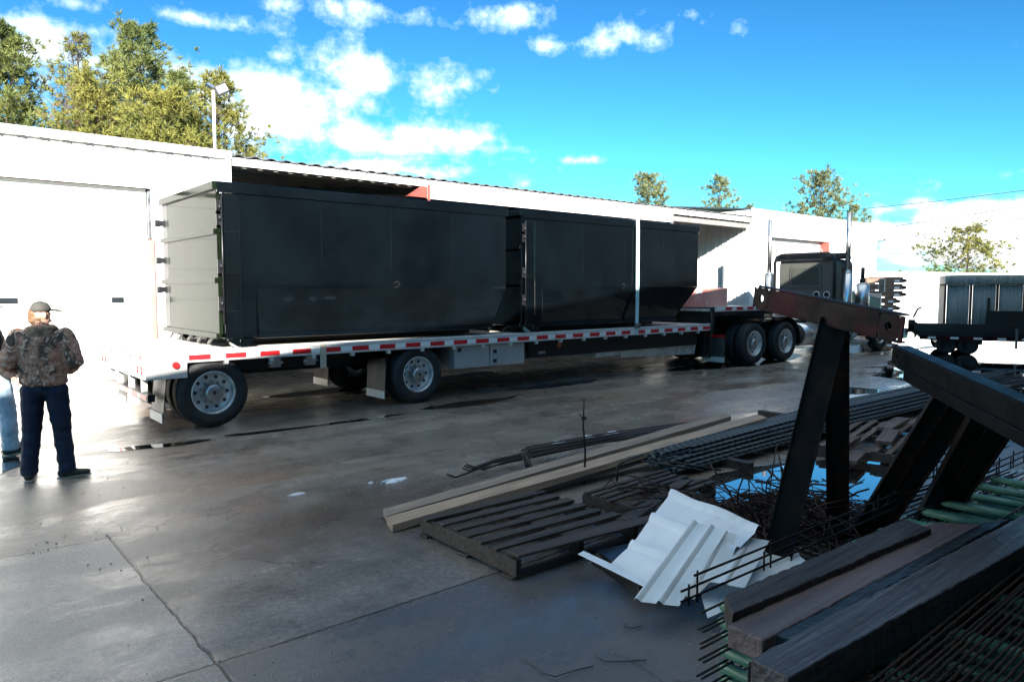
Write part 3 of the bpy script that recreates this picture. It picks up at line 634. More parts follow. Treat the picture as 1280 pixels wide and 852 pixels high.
# pale red steel box on the upper deck
T=thing('red_steel_box','faded red steel box with a slanted end on the raised front deck','steel box',(14.5,11.0,1.373))
b=MB(); b.prism([(-.35,0),(.62,0),(.62,.46),(-.08,.46)],-.6,.9); b.build('box_body',M_redlight,T,.01)
b=MB(); b.prism([(.63,0),(1.42,0),(1.42,.47),(.63,.47)],-.6,.9); b.build('box_end',mat('sunbleached_red',(.62,.30,.24),.6,var=.2),T,.01)
b=MB(); b.bb(.1,.32,-.612,-.601,.33,.40); b.build('box_plate',M_tapew,T)

# ---------------------------------------------------------------- containers
def container(name,label,x0,x1,x1b,xb_gap):
    """x0 rear, x1 front at the chine, x1b front at the floor"""
    DM=M_blkdoor if x0<5 else M_blk
    y0,y1=9.63,12.13; zb,zc,zt=1.20,1.86,3.19
    T=thing(name,label,'roll-off container',(x0,y0,DZ),0,'black roll-off containers on the trailer')
    def tl2(b,n,m,bevel=0):
        o=b.build(n,m,None,bevel); o.parent=T; o.matrix_parent_inverse=Matrix.Translation(-T.location); return o
    # side plates: upright above the chine, tucked in below it
    for s,y in ((1,y0),(-1,y1)):
        ins=.14*s; th=.02*s
        b=MB()
        xs_=x0+.30
        b.hexa([(xs_,y,zc),(x1,y,zc),(x1,y+th,zc),(xs_,y+th,zc)],[(xs_,y,zt-.12),(x1,y,zt-.12),(x1,y+th,zt-.12),(xs_,y+th,zt-.12)])
        b.hexa([(xs_,y+ins,zb),(x1b,y+ins,zb),(x1b,y+ins+th,zb),(xs_,y+ins+th,zb)],[(xs_,y,zc-.001),(x1,y,zc-.001),(x1,y+th,zc-.001),(xs_,y+th,zc-.001)])
        tl2(b,'side_panel',M_blk)
        b=MB(); b.bb(x0+.0,x1+.03,y-.025*s if s>0 else y-.02,(y+.02) if s>0 else y+.025,zt-.14,zt); tl2(b,'top_rail',M_blk,.008)
        b=MB(); b.bb(x0+.3,x1b,min(y+.10*s,y+.20*s),max(y+.10*s,y+.20*s),zb-.06,zb); tl2(b,'bottom_rail',M_blk,.006)
        for xx in ([x0+.3+k*(x1-x0-.3)/4 for k in (1,2,3)]):
            b=MB(); b.bb(xx-.0015,xx+.0015,min(y-.004*s,y),max(y-.004*s,y),zc+.25,zt-.2); tl2(b,'weld_seam',M_seam)
        if s>0:
            # lashing hook on the chine, small serial stencil bars
            xm=x0+.55*(x1-x0) if x0<5 else x0+.52*(x1-x0)
            b=MB(); b.tube([(xm-.07,y-.004,zc+.02),(xm-.01,y-.03,zc+.07),(xm+.04,y-.03,zc+.02),(xm-.01,y-.03,zc-.02),(xm-.05,y-.01,zc-.03)],.005,6); tl2(b,'hook',M_seam)
    # front wall
    b=MB(); b.bb(x1-.02,x1,y0+.021,y1-.021,zc,zt-.02).hexa([(x1b-.02,y0+.16,zb),(x1b,y0+.16,zb),(x1b,y1-.16,zb),(x1b-.02,y1-.16,zb)],[(x1-.02,y0+.021,zc-.002),(x1,y0+.021,zc-.002),(x1,y1-.021,zc-.002),(x1-.02,y1-.021,zc-.002)]); tl2(b,'front_wall',M_blk)
    b=MB(); b.bb(x0+.1,x1b,y0+.15,y1-.15,zb,zb+.02); tl2(b,'floor',M_blkpaint)
    # corner posts and rear frame
    for s,ya,yb in ((1,y0-.012,y0+.14),(-1,y1-.14,y1+.012)):
        b=MB(); b.bb(x0+.06,x0+.30,ya,yb,zb-.04,zt-.141); tl2(b,'corner_post',M_blk,.01)
        ye=y0-.020 if s>0 else y1+.014
        b=MB()
        for zz in (1.52,2.02,2.55,2.98): b.bb(x0+.005,x0+.27,ye-.0,ye+.006,zz-.003,zz+.003)
        b.bb(x0+.27,x0+.273,ye,ye+.006,zb,zt-.2); tl2(b,'post_seam',M_seam)
        b=MB(); b.bb(x0+.30,x0+.48,(y0-.010) if s>0 else y1-.03,(y0+.03) if s>0 else y1+.01,zb-.03,zc+.03); tl2(b,'gusset_plate',M_blk,.006)
    # tail gate
    b=MB(); b.bb(x0,x0+.05,y0+.03,y1-.26,zb+.02,zt-.10)
    b.build; dr=tl2(b,'tailgate',DM,.006)
    b=MB(); b.bb(x0-.05,x0+.02,y0+.0,y1,zt-.10,zt+.0); tl2(b,'gate_top_bar',DM,.008)
    b=MB()
    for zz in (2.55,1.92): b.bb(x0-.045,x0-.001,y0+.02,y1-.0,zz-.035,zz+.035)
    tl2(b,'gate_rib',DM,.006)
    b=MB(); b.bb(x0-.05,x0+.02,y0,y1,zb-.04,zb+.03); tl2(b,'gate_sill',DM,.008)
    b=MB(); b.bb(x0+.0,x0+.05,y1-.255,y1-.0,zb+.03,zt-.10); tl2(b,'hinge_channel',M_blkpaint,.006)
    for zz in (2.82,2.25,1.80):
        b=MB(); b.cyl((x0-.06,y1+.05,zz-.05),(x0-.06,y1+.05,zz+.05),.04,seg=12).bb(x0-.08,x0+.04,y1-.0,y1+.05,zz-.04,zz+.04); tl2(b,'hinge',M_blkpaint)
    for zz in (2.86,2.72,2.10,1.62):
        b=MB(); b.bb(x0-.02,x0+.055,y0-.035,y0-.013,zz-.09,zz+.09).cyl((x0+.02,y0-.05,zz-.03),(x0+.02,y0-.05,zz+.03),.016,seg=8); tl2(b,'latch',M_blkpaint)
    b=MB(); b.cyl((x0+.04,y0-.05,1.35),(x0+.04,y0-.05,3.0),.012,seg=8); tl2(b,'latch_rod',M_blkpaint)
    # under frame: rollers and long rails resting on the deck
    for y in (10.35,11.35):
        b=MB(); b.bb(x0+.35,x1b-.1,y-.05,y+.05,DZ+.012,zb-.005); tl2(b,'long_rail',M_blkpaint)
    for (ya,yb) in ((y0+.0,y0+.20),(y1-.20,y1-.0)):
        b=MB(); b.prism([(x0+.10,zb-.045),(x0+.44,zb-.045),(x0+.44,DZ+.10),(x0+.36,DZ+.02),(x0+.22,DZ+.02),(x0+.10,DZ+.10)],ya,ya+.03); b.prism([(x0+.10,zb-.045),(x0+.44,zb-.045),(x0+.44,DZ+.10),(x0+.36,DZ+.02),(x0+.22,DZ+.02),(x0+.10,DZ+.10)],yb-.03,yb); tl2(b,'roller_bracket',M_blk)
        b=MB(); b.cyl((x0+.24,ya+.031,DZ+.085),(x0+.24,yb-.031,DZ+.085),.08,seg=20); tl2(b,'roller',M_alup)
        b=MB(); b.cyl((x0+.27,y0-.012,DZ+.09),(x0+.27,y0-.001,DZ+.09),.018,seg=12); tl2(b,'axle_pin',M_alup)
    b=MB(); 
    for k in range(5): b.beam((x0+.02,y0+.35+k*.45,zb-.03),(x0+.02,y0+.55+k*.45,DZ+.04),.03,.03)
    tl2(b,'under_brace',M_galvdark)
    return T
M_seam=mat('paint_seam',(.005,.008,.010),.25)
container('rolloff_container','long black roll-off container at the rear of the trailer with its tailgate facing left',3.19,8.03,7.84,0)
container('rolloff_container','shorter black roll-off container at the front of the trailer under the pale strap',8.40,13.56,12.95,0)
# ratchet strap
T=thing('ratchet_strap','pale blue webbing strap running over the front black container','strap',(11.46,9.56,1.0))
b=MB()
path=[(9.585,.88),(9.585,1.1),(9.578,1.9),(9.585,3.0),(9.594,3.205),(10.4,3.16),(11.5,3.16),(12.165,3.205),(12.175,2.0),(12.21,.90)]
for (a0,z0),(a1,z1) in zip(path,path[1:]):
    b.hexa([(11.41,a0,z0),(11.51,a0,z0),(11.51,a1,z1),(11.41,a1,z1)],[(11.41,a0-.003,z0+.003),(11.51,a0-.003,z0+.003),(11.51,a1-.003,z1+.003),(11.41,a1-.003,z1+.003)])
o=b.build('webbing',M_strap,None); o.parent=T; o.matrix_parent_inverse=Matrix.Translation(-T.location)
b=MB(); b.bb(11.40,11.52,9.55,9.595,1.02,1.12).cyl((11.39,9.56,1.07),(11.55,9.55,1.10),.014,seg=8); o=b.build('buckle',M_galvdark,None); o.parent=T; o.matrix_parent_inverse=Matrix.Translation(-T.location)

# ---------------------------------------------------------------- tractor
TT=thing('tractor_truck','dark long-nose tractor unit with chrome stacks coupled to the drop-deck trailer','truck',(15.62,9.50,0),R(-2.5))
def tt(b,n,m,bevel=0,par=None): return b.build(n,m,par or TT,bevel)
for ax in (.15,1.50):
    for (y,s) in ((.02,1),(.34,1),(2.36,-1),(2.04,-1)): wheel(TT,ax,y,.505,s)
wheel(TT,6.75,.12,.50,1,front=True); wheel(TT,6.75,2.26,.50,-1,front=True)
for y in (.85,1.45):
    b=MB(); b.bb(-.6,7.6,y-.04,y+.04,.72,.98); tt(b,'frame_rail',M_blkpaint)
b=MB(); b.cyl((.15,.3,.505),(.15,2.1,.505),.10,seg=14).cyl((1.5,.3,.505),(1.5,2.1,.505),.10,seg=14).cyl((6.75,.3,.45),(6.75,2.1,.45),.05,seg=12); tt(b,'axles',M_blkpaint)
b=MB(); b.cyl((.8,1.15,.98),(.8,1.15,1.02),.45,seg=28).bb(.3,1.3,.8,1.5,.97,.985); tt(b,'fifth_wheel',M_galvdark)
# half fenders over the drive wheels
def arch(x,y0,y1,r,a0,a1,n,name,m,par=None,th=.015):
    b=MB(); V=[]
    for k in range(n+1):
        a=R(a0+(a1-a0)*k/n); V.append([(x+rr*math.cos(a),y,.505+rr*math.sin(a)) for rr in (r,r+th) for y in (y0,y1)])
    for p,q in zip(V,V[1:]): b.hexa([p[0],p[1],q[1],q[0]],[p[2],p[3],q[3],q[2]])
    o=tt(b,name,m); return o
arch(1.50,.0,.62,.60,-10,95,14,'rear_fender',M_blkpaint); arch(.15,.0,.62,.60,60,100,5,'rear_fender',M_blkpaint)
arch(1.50,1.78,2.38,.60,-10,95,14,'rear_fender',M_blkpaint)
b=MB(); b.bb(.2,1.5,.0,.62,1.10,1.12); tt(b,'fender_bridge',M_blkpaint)
# chrome quarter fender / tank ahead of the drive wheels
b=MB(); b.cyl((2.35,.30,.62),(3.05,.30,.62),.30,seg=28); tt(b,'rear_fuel_tank',M_chrome)
b=MB(); b.cyl((3.4,.02+.33,.68),(5.2,.02+.33,.68),.33,seg=32); ft=tt(b,'fuel_tank',M_chrome)
b=MB()
for x in (3.75,4.8): b.lathe([(.338,-.03),(.345,-.03),(.345,.03),(.338,.03)],(x,.35,.68),'X',32)
tt(b,'tank_strap',M_blkpaint)
b=MB(); b.bb(5.1,5.75,.0,.5,.30,.36).bb(5.15,5.7,.05,.5,.55,.60).bb(4.2,5.9,.12,.6,.22,.29); tt(b,'step',M_alu,.008)
b=MB(); b.bb(3.3,4.2,.9,1.5,1.0,1.25).bb(2.2,3.3,.75,1.6,.985,1.02); tt(b,'deck_plate',M_chrome)
# sleeper / cab
b=MB()
def rrect(y0,y1,z0,z1,r,n=6):
    pts=[]
    for (cy,cz,a0) in ((y1-r,z0+.02,270),(y1-r,z1-r,0),(y0+r,z1-r,90),(y0+r,z0+.02,180)):
        if a0 in (270,): pts.append((y1,z0)); continue
        if a0==180: pts.append((y0,z0)); continue
        for k in range(n+1): a=R(a0+90*k/n); pts.append((cy+r*math.cos(a),cz+r*math.sin(a)))
    return pts
b.prism(rrect(.20,1.86,1.10,2.72,.22),4.05,4.5,'X'); tt(b,'sleeper',M_cab,.03)
b=MB(); b.prism(rrect(.55,1.50,1.85,2.50,.10),4.03,4.048,'X'); tt(b,'rear_window_surround',M_cab,.006)
b=MB(); b.prism(rrect(.62,1.43,1.95,2.42,.06),4.015,4.029,'X'); tt(b,'rear_window',mat('rear_glass',(.07,.075,.065),.12),.004)
b=MB(); b.prism(rrect(.22,1.84,1.05,2.66,.2),4.5,5.15,'X'); tt(b,'cab',M_blkpaint,.03)
b=MB(); b.bb(4.55,5.05,.205,.217,1.85,2.40); tt(b,'side_window',M_glass)
b=MB(); b.prism([(3.98,2.60),(4.1,2.80),(4.7,2.84),(4.92,2.70),(4.88,2.66),(4.6,2.72),(4.1,2.66)],.14,1.92); tt(b,'roof_visor',M_blkpaint,.02)
# frame hoop behind the sleeper
b=MB(); b.tube([(3.95,.12,1.1),(3.95,.12,2.58),(3.95,.18,2.74),(3.95,.32,2.80),(3.95,1.74,2.80),(3.95,1.88,2.74),(3.95,1.94,2.58),(3.95,1.94,1.1)],.045,10); tt(b,'hoop',M_blkpaint)
b=MB(); b.tube([(3.95,.5,2.90),(3.95,1.6,2.93)],.012,6).tube([(3.95,.5,2.80),(3.95,.5,2.90)],.012,6).tube([(3.95,1.6,2.80),(3.95,1.6,2.93)],.012,6); tt(b,'aerial_bar',M_galv)
for y in (.38,.68):
    b=MB(); b.lathe([(.075,-.02),(.09,-.03),(.10,-.02),(.10,.0)],(4.05,y,1.66),'X',20); r_=tt(b,'work_light_ring',M_alup)
    b=MB(); b.cyl((4.035,y,1.66),(4.049,y,1.66),.072,seg=18); tt(b,'work_light',M_glass,0,r_)
# stacks
for y in (-.02,2.40):
    b=MB(); b.cyl((4.38,y,.62),(4.38,y,2.25),.13,seg=24).cyl((4.38,y,2.25),(4.38,y,2.32),.13,.07,seg=24).cyl((4.38,y,2.32),(4.38,y,3.90),.068,seg=20); tt(b,'exhaust_stack',M_chrome)
    b=MB(); b.tube([(4.38,y,.66),(4.43,y+(.1 if y<1 else -.1),.5),(4.5,y+(.3 if y<1 else -.3),.45)],.08,12); tt(b,'exhaust_elbow',M_galv)
# bonnet, grille, air cleaners, mirror
b=MB(); b.hexa([(5.16,.62,.95),(8.0,.72,.85),(8.0,1.66,.85),(5.16,1.76,.95)],[(5.16,.66,1.86),(8.0,.78,1.55),(8.0,1.60,1.55),(5.16,1.72,1.86)]); tt(b,'bonnet',M_cab,.06)
b=MB(); b.bb(8.005,8.06,.76,1.62,.72,1.68); tt(b,'grille',M_chrome,.02)
b=MB(); b.bb(8.0,8.25,.0,2.38,.30,.62); tt(b,'bumper',M_chrome,.03)
def ffender(y0,y1):
    b=MB(); V=[]; n=14
    for k in range(n+1):
        a=R(10+165*k/n); V.append([(6.75+rr*math.cos(a)*1.12,y,.50+rr*math.sin(a)) for rr in (.62,.66) for y in (y0,y1)])
    for p,q in zip(V,V[1:]): b.hexa([p[0],p[1],q[1],q[0]],[p[2],p[3],q[3],q[2]])
    tt(b,'front_fender',M_blkpaint,.01)
ffender(.04,.62); ffender(1.76,2.34)
for y in (.34,2.04):
    b=MB(); b.cyl((5.95,y,1.12),(5.95,y,1.95),.19,seg=28).cyl((5.95,y,1.95),(5.95,y,2.0),.19,.12,seg=28); tt(b,'air_cleaner',M_chrome)
    b=MB(); b.cyl((5.95,y,2.0),(5.95,y,2.12),.08,seg=16).cyl((5.95,y,2.08),(5.95,y,2.45),.055,seg=16); tt(b,'intake_snorkel',M_blkpaint)
for y,s in ((-.1,1),(2.48,-1)):
    b=MB(); b.bb(6.12,6.16,y-.12,y+.06,1.72,2.12); mr_=tt(b,'mirror',M_chrome,.01)
    b=MB(); b.tube([(6.05,y+.3*s,2.15),(6.14,y,2.15),(6.14,y,1.65),(6.05,y+.3*s,1.65)],.014,6); tt(b,'mirror_arm',M_galv,0,mr_)
for y in (.12,2.26):
    b=MB(); b.cyl((7.55,y,1.02),(7.72,y,1.02),.11,.12,seg=20); tt(b,'headlight',M_chrome)

# ---------------------------------------------------------------- stack of brown forks behind the truck
T=thing('steel_stack_rack','narrow dark steel rack behind the truck bonnet holding brown channels','rack',(30.9,12.95,0),R(-40))
b=MB(); b.bb(-.70,-.63,-.3,.3,0,2.3).bb(.30,.37,-.3,.3,0,2.3).bb(-.8,.7,-.35,.35,0,.08); b.build('frame',M_blkpaint,T)
mid_='lowest second third fourth fifth sixth topmost'.split()
for k in range(7):
    z=.40+k*.28; l=.95 if k>3 else .72
    T2=thing('steel_channel','brown steel channel with pale end tag, %s of the stack behind the truck'%mid_[k],'steel channel',(30.9,12.95,z),R(-40),'brown channels stacked behind the truck')
    b=MB(); b.bb(-.75,l-.25,-.32,.32,.0,.19).bb(-.75,l-.25,-.34,-.321,.15,.235); b.build('channel_body',M_brownst,T2,.005)
    b=MB(); b.bb(l-.58,l-.38,-.328,-.321,.04,.12); b.build('end_tag',M_tapew,T2)
    b=MB(); b.prism([(l-.25,0),(l-.05,.02),(l+.02,.10),(l-.08,.16),(l-.25,.18)],-.2,.2); b.build('fork_tip',M_blkpaint,T2)

# ---------------------------------------------------------------- right hand flatbed with crate
a=math.atan2(5.58-8.1,23.18-22.07)
FB=thing('low_flatbed_trailer','low dark flatbed trailer with red and white edge tape at the right edge','trailer',(22.07,8.10,0),a)
# local: +x along the side towards the camera-right, +y away from the camera
def fb(b,n,m,bevel=0,par=None): return b.build(n,m,par or FB,bevel)
b=MB(); b.bb(-.1,7,0,2.3,.52,.60); fb(b,'deck',M_blkpaint)
b=MB(); b.bb(-.05,7,-.02,.06,.40,.52).bb(-.05,7,2.24,2.32,.40,.52).bb(.0,.08,0,2.3,.40,.52); fb(b,'frame',M_maroon)
b=MB(); b.bb(-.15,7,.0,.03,.60,.86).bb(-.20,-.12,.0,2.3,.55,.88); fb(b,'side_board',M_tarpd,.01)
for k in range(9):
    b=MB(); b.bb(.15+k*.55,.35+k*.55,-.026,-.021,.43,.49); fb(b,'reflector',M_tapew)
for x in (.62,1.15):
    for y in (.12,2.0):
        b=MB(); b.lathe([(.01,.03),(.13,.03),(.14,.0),(.17,-.005),(.235,.0),(.25,.03),(.25,.17),(.235,.20),(.01,.2)],(x,y,.25),'Y',28); fb(b,'wheel',M_rubber)
b=MB(); b.bb(.4,1.5,.3,2.1,.27,.40); fb(b,'axle',M_blkpaint)
b=MB(); b.cyl((-.25,.2,.60),(-.25,.2,.95),.09,seg=14).tube([(-.18,.0,.72),(-.12,-.03,.6),(-.18,-.04,.45)],.03,8).tube([(-.2,.4,1.0),(-.1,.35,1.25),(.0,.4,1.3)],.03,8); fb(b,'hitch',M_dsteel)
b=MB(); b.bb(2.2,2.26,-.03,.0,.2,.75); fb(b,'stake',M_galvdark)
CR=thing('panelled_crate','grey corrugated panelled bin with black corner posts riding on the low flatbed','crate',tuple(Matrix.Translation((22.07,8.10,0))@Matrix.Rotation(a,4,'Z')@Vector((.5,.35,.602))),a)
b=MB(); b.bb(0,5.5,0,1.8,.0,.16); b.build('base',M_blkpaint,CR,.01)
for k in range(5):
    x0=.08+k*.62
    b=MB(); x=x0+.06
    b.bb(x0+.03,x0+.57,.05,.08,.17,1.333)
    while x<x0+.56: b.cyl((x,.045,.18),(x,.045,1.333),.017,seg=6); x+=.042
    b.build('side_panel',M_wallw,CR)
for k in range(6):
    b=MB(); b.bb(.035+k*.62,.095+k*.62,-.02,.09,.16,1.334); b.build('post',M_blkpaint,CR,.006)
b=MB(); b.bb(-.1,5.4,-.06,1.86,1.335,1.36); b.build('top_rail',M_blkpaint,CR,.006)
b=MB(); b.bb(.05,5.3,.02,1.78,1.361,1.60)
x=.1
while x<5.2: b.cyl((x,.015,1.38),(x,.015,1.60),.014,seg=6); x+=.045
b.build('upper_panel',M_wallw,CR)
b=MB(); b.bb(.04,.08,.1,1.75,.17,1.33); b.build('end_panel',M_wallw,CR)
PL=thing('dark_steel_bin','plain dark maroon steel bin in front of the panelled crate at right edge','bin',tuple(Matrix.Translation((22.07,8.10,0))@Matrix.Rotation(a,4,'Z')@Vector((1.55,.04,.602))),a)
b=MB(); b.bb(0,4,0,.28,.0,.62); b.build('bin_body',M_tarpd,PL,.01)
b=MB(); b.bb(.0,.06,.05,.12,.62,.98); b.build('stake_post',M_tarpd,PL)

# ---------------------------------------------------------------- timber planks, pallets
def plank(name,label,cat,quad,z0s,th,m,group=None,segs=10,seed=0):
    """quad: near-left, near-right, far-right, far-left in XY; z0s top height at left and right"""
    nl,nr,fr,fl=[Vector((*p,0)) for p in quad]
    b=MB(); prev=None
    for k in range(segs+1):
        t=k/segs; n=nl.lerp(nr,t); f=fl.lerp(fr,t); z=z0s[0]+(z0s[1]-z0s[0])*t+ .004*mnoise.noise(Vector((t*4,seed,0)))
        j=.006*mnoise.noise(Vector((t*9,seed,7)))
        ring=[b.bm.verts.new(p) for p in ((n.x,n.y+j,z),(f.x,f.y+j,z),(f.x,f.y+j,z-th),(n.x,n.y+j,z-th))]
        if prev:
            for i in range(4): b.bm.faces.new((prev[i],prev[(i+1)%4],ring[(i+1)%4],ring[i]))
        else: b.bm.faces.new(ring)
        prev=ring
    b.bm.faces.new(prev[::-1])
    return tag(b.build(name,m,None,.004),label,cat,group)
plank('timber_plank','long pale weathered plank, nearer of two lying side by side behind the pallet','plank',[(2.73,4.59),(7.76,4.50),(7.88,4.70),(2.79,4.78)],(.062,.30),.06,M_plank,seed=1)
plank('timber_plank','long grey weathered plank, farther of two lying side by side','plank',[(2.80,4.80),(7.54,4.84),(7.67,5.05),(2.87,4.97)],(.064,.295),.055,M_plank2,seed=2)
plank('timber_plank','dark lower plank under the two pale planks','plank',[(3.1,4.60),(7.2,4.52),(7.3,4.72),(3.1,4.76)],(.018,.215),.05,M_pallet,seed=3)

def pallet(name,label,c,rz,lx,ly,m,miss=(),h=.14):
    T=thing(name,label,'pallet',(c[0],c[1],c[2] if len(c)>2 else 0),rz,'wooden pallets among the scrap')
    n=7; p=ly/n
    for k in range(n):
        if k in miss: continue
        random.seed(k+int(lx*100)); y=-ly/2+p*(k+.5); dx=random.uniform(-.02,.02)
        b=MB(); b.box((dx,y,h-.009),(lx+random.uniform(-.05,.05),p*random.uniform(.48,.57),.018),Matrix.Rotation(random.uniform(-.01,.01),4,'Z')); b.build('deck_board',m,T,.003)
    for x in (-lx/2+.03,0,lx/2-.03):
        b=MB(); b.bb(x-.02,x+.02,-ly/2,ly/2,.02,h-.019); b.build('stringer',m,T,.003)
    for y in (-ly/2+.06,0,ly/2-.06):
        b=MB(); b.bb(-lx/2-.01,lx/2+.01,y-.05,y+.05,.0,.019); b.build('base_board',m,T,.003)
    return T
pallet('wooden_pallet','wet dark wooden pallet lying flat in front of the planks',(3.43,3.86),R(-1),1.16,1.10,M_pallet,h=.145)
plank('pallet_board','long loose dark board along the near edge of the wet pallet','board',[(2.85,3.30),(4.02,3.19),(4.14,3.30),(2.86,3.42)],(.166,.166),.018,M_pallet,seed=9)
plank('loose_board','thin dark board running from the pallet corner behind the white sheets','board',[(3.95,3.32),(5.2,3.72),(5.16,3.82),(3.9,3.42)],(.15,.15),.02,M_pallet,seed=10)
pallet('wooden_pallet','broken dark pallet behind the white roof sheets, below the rebar bundle',(4.85,3.88,.0),R(4),1.1,.62,M_pallet,(2,),h=.12)
pallet('wooden_pallet','brown pallet of loose boards under the rebar right of the upright stand',(8.6,3.55,.0),R(12),2.0,.9,M_scrap,(3,),h=.13)
random.seed(4)
for i,(x,y,l,z,rz,lab) in enumerate(((7.35,3.30,.5,.10,14,'short brown board end nearest the stand leg'),(7.7,3.55,.7,.17,10,'brown board offcut across the pallet right of the stand'),(8.3,3.35,.8,.18,16,'wide brown offcut on the right pallet, nearest edge'),(9.2,3.65,.9,.17,9,'brown offcut on the right pallet below the rebar'),(10.0,3.62,.9,.10,12,'brown board beyond the right pallet'),(12.4,3.9,1.6,.12,8,'reddish board beyond the tipped channel stand'),(13.8,3.9,1.3,.15,2,'dark board farthest right beyond the tipped stand'))):
    b=MB(); b.box((0,0,0),(l,.16,.04)); o=b.build('board_offcut',M_scrap,None,.004); o.location=(x,y,z); o.rotation_euler=(0,0,R(rz)); tag(o,lab,'board','board offcuts around the rebar')
b=MB(); b.bb(-.9,.9,-.05,.05,0,.10); o=b.build('timber_block',M_pallet,None,.006); o.location=(9.2,4.6,0); o.rotation_euler=(0,0,R(85)); tag(o,'dark timber bearer under the rebar bundle','timber')

# ---------------------------------------------------------------- rebar bundle
T=thing('rebar_bundle','long mounded bundle of blue-grey ribbed rebar lying across the yard','rebar bundle',(5.4,4.4,0))
random.seed(11); cnt=0
W0=[(-.50,0),( .0,.0)]
rows=[(21,.107),(20,.137),(18,.167),(15,.197),(12,.227),(8,.257)]
for (n,z) in rows:
    for k in range(n):
        y=(k-(n-1)/2)*.034+random.uniform(-.006,.006)
        x0=5.65+random.uniform(-.2,.3)+abs(y)*.3; x1=15.6+random.uniform(-.8,.6); zz=z+random.uniform(-.004,.006)
        pts=[]
        for q in range(7):
            t=q/6; x=x0+(x1-x0)*t; yc=4.36+.16*math.sin(t*3.1)-.02*t
            spread=.55+.6*min(1,t*2.2)
            pts.append((x-5.4,yc-4.4+y*spread*1.15+random.uniform(-.008,.008),zz-.03*(1-min(1,t*3))))
        b=MB(); b.tube(pts,.0145,6); b.build('rebar',M_rebar,T); cnt+=1
for x in (7.4,10.2,12.8):
    b=MB(); t=(x-5.4)/10.2; yc=-.04+.16*math.sin(t*3.1)-.02*t
    b.tube([(x-5.4,yc+.52*math.cos(a_),.15+.09*math.sin(a_)) for a_ in [k*math.pi/8 for k in range(17)]],.005,6); b.build('tie_wire',M_rod,T)
for x in (6.4,9.0,11.6):
    b=MB(); b.box((0,0,.045),(.10,1.1,.09)); o=b.build('timber_block',M_pallet,None,.005); o.location=(x,4.42,0); tag(o,'dark timber bearer under the %s of the rebar bundle'%{6.4:'near end',9.0:'middle',11.6:'far half'}[x],'timber')

# bent dark rods behind the planks
def rod(name,label,pts,r,m,cat='steel rod',group=None,seg=7):
    b=MB(); b.tube(pts,r,seg); return tag(b.build(name,m),label,cat,group)
random.seed(21)
for i in range(11):
    x0=4.25+random.uniform(-.1,.1) if i<6 else 4.0+random.uniform(-.15,.2); yb=5.35+i*.035; z=.03+.02*(i%4)
    if i<6: pts=[(4.62+i*.012,yb-.25,.01),(4.62+i*.012,yb-.16,z+.12),(4.70,yb-.13,z+.15),(6.2,yb-.02,z+.10),(7.8,yb+.05,z+.02)]
    else: pts=[(x0,yb-.15,z+.05),(x0+.08,yb-.17,z+.01),(x0+.4,yb-.12,z+.03),(6.0,yb-.10,z+.04),(7.0+random.uniform(-.5,.8),yb-.1,z)]
    rod('bent_rebar','thin dark bent rod in the loose sheaf behind the planks',pts,.009,M_rod,group='loose bent rods behind the planks')
# rusty upright rod
T=thing('rusty_upright_rod','thin rusty knotted rod standing upright in front of the planks','steel rod',(4.80,4.62,0))
b=MB(); b.tube([(0,0,0),(.01,0,.3),(-.02,0,.55),(-.01,.0,.80)],[.011,.010,.009,.007],7); b.build('rod',M_rust,T)
for z in (.62,.42):
    b=MB(); b.cyl((-.015,0,z-.012),(-.015,0,z+.012),.022,seg=8); b.build('wire_knot',M_rust,T)
b=MB(); b.tube([(-.07,.01,.66),(-.02,.0,.62),(.03,0,.61)],.005,5); b.build('wire_end',M_rust,T)
# loose rods and stirrups by the pallet
def stirrup(w_,h_,r=.006):
    b=MB(); b.tube([(0,0,0),(w_,0,0),(w_,h_,0),(0,h_,0),(0,.02,.012)],r,6); return b
random.seed(31)
proto=None
spots=[]
for i in range(46):
    u=random.random(); 
    if i<34: cx=random.gauss(5.15,.30); cy=random.gauss(2.84,.22); hh=max(.03,.20-.34*math.hypot(cx-5.12,(cy-2.84)))
    else: cx=random.uniform(4.3,5.0); cy=random.uniform(3.5,4.0); hh=.16
    spots.append((cx,cy,hh*random.uniform(.6,1.05)))
for i,(x,y,z) in enumerate(spots):
    if proto is None:
        proto=stirrup(.34,.34).build('rebar_stirrup',M_rust); tag(proto,'bent rusty stirrup in the tangled heap by the stand legs','rebar stirrup','rusty stirrups heaped by the stand'); o=proto
    else: o=proto.copy(); COL.objects.link(o)
    o.location=(x,y,z); o.rotation_euler=(random.uniform(-.4,.4),random.uniform(-.4,.4),random.uniform(0,6.28)); s=random.uniform(.7,1.2); o.scale=(s,s,1)
    if i>=34: o['label']='dark bent stirrup lying between the pallets behind the white sheets'
# tangle of rusty binding wire
b=MB(); random.seed(33)
for i in range(420):
    cx=random.gauss(5.12,.40); cy=random.gauss(2.84,.24); top=max(.04,.23-.34*math.hypot(cx-5.12,cy-2.84))
    p=Vector((cx,cy,random.uniform(.02,top))); pts=[p.copy()]; d=Vector((random.uniform(-1,1),random.uniform(-1,1),random.uniform(-.3,.3))).normalized()
    for k in range(6):
        d=(d+Vector((random.uniform(-.5,.5),random.uniform(-.5,.5),random.uniform(-.35,.18)))).normalized(); p=p+d*.09; p.z=max(.01,p.z); pts.append(p.copy())
    b.tube(pts,random.choice((.004,.006,.008)),5)
tag(b.build('tangled_wire',M_rust),'mass of tangled rusty binding wire and rods heaped round the stand legs','wire heap',None,'stuff')
for i in range(11):
    y=2.95+i*.04; rod('straight_rebar','dark straight rod lying beside the puddle behind the stand',[(5.9+random.uniform(-.1,.1),y-.75,.02+.012*(i%3)),(8.2+random.uniform(-.3,.3),y-.95,.02+.012*(i%3))],.008,M_rod,group='dark straight rods beside the puddle')
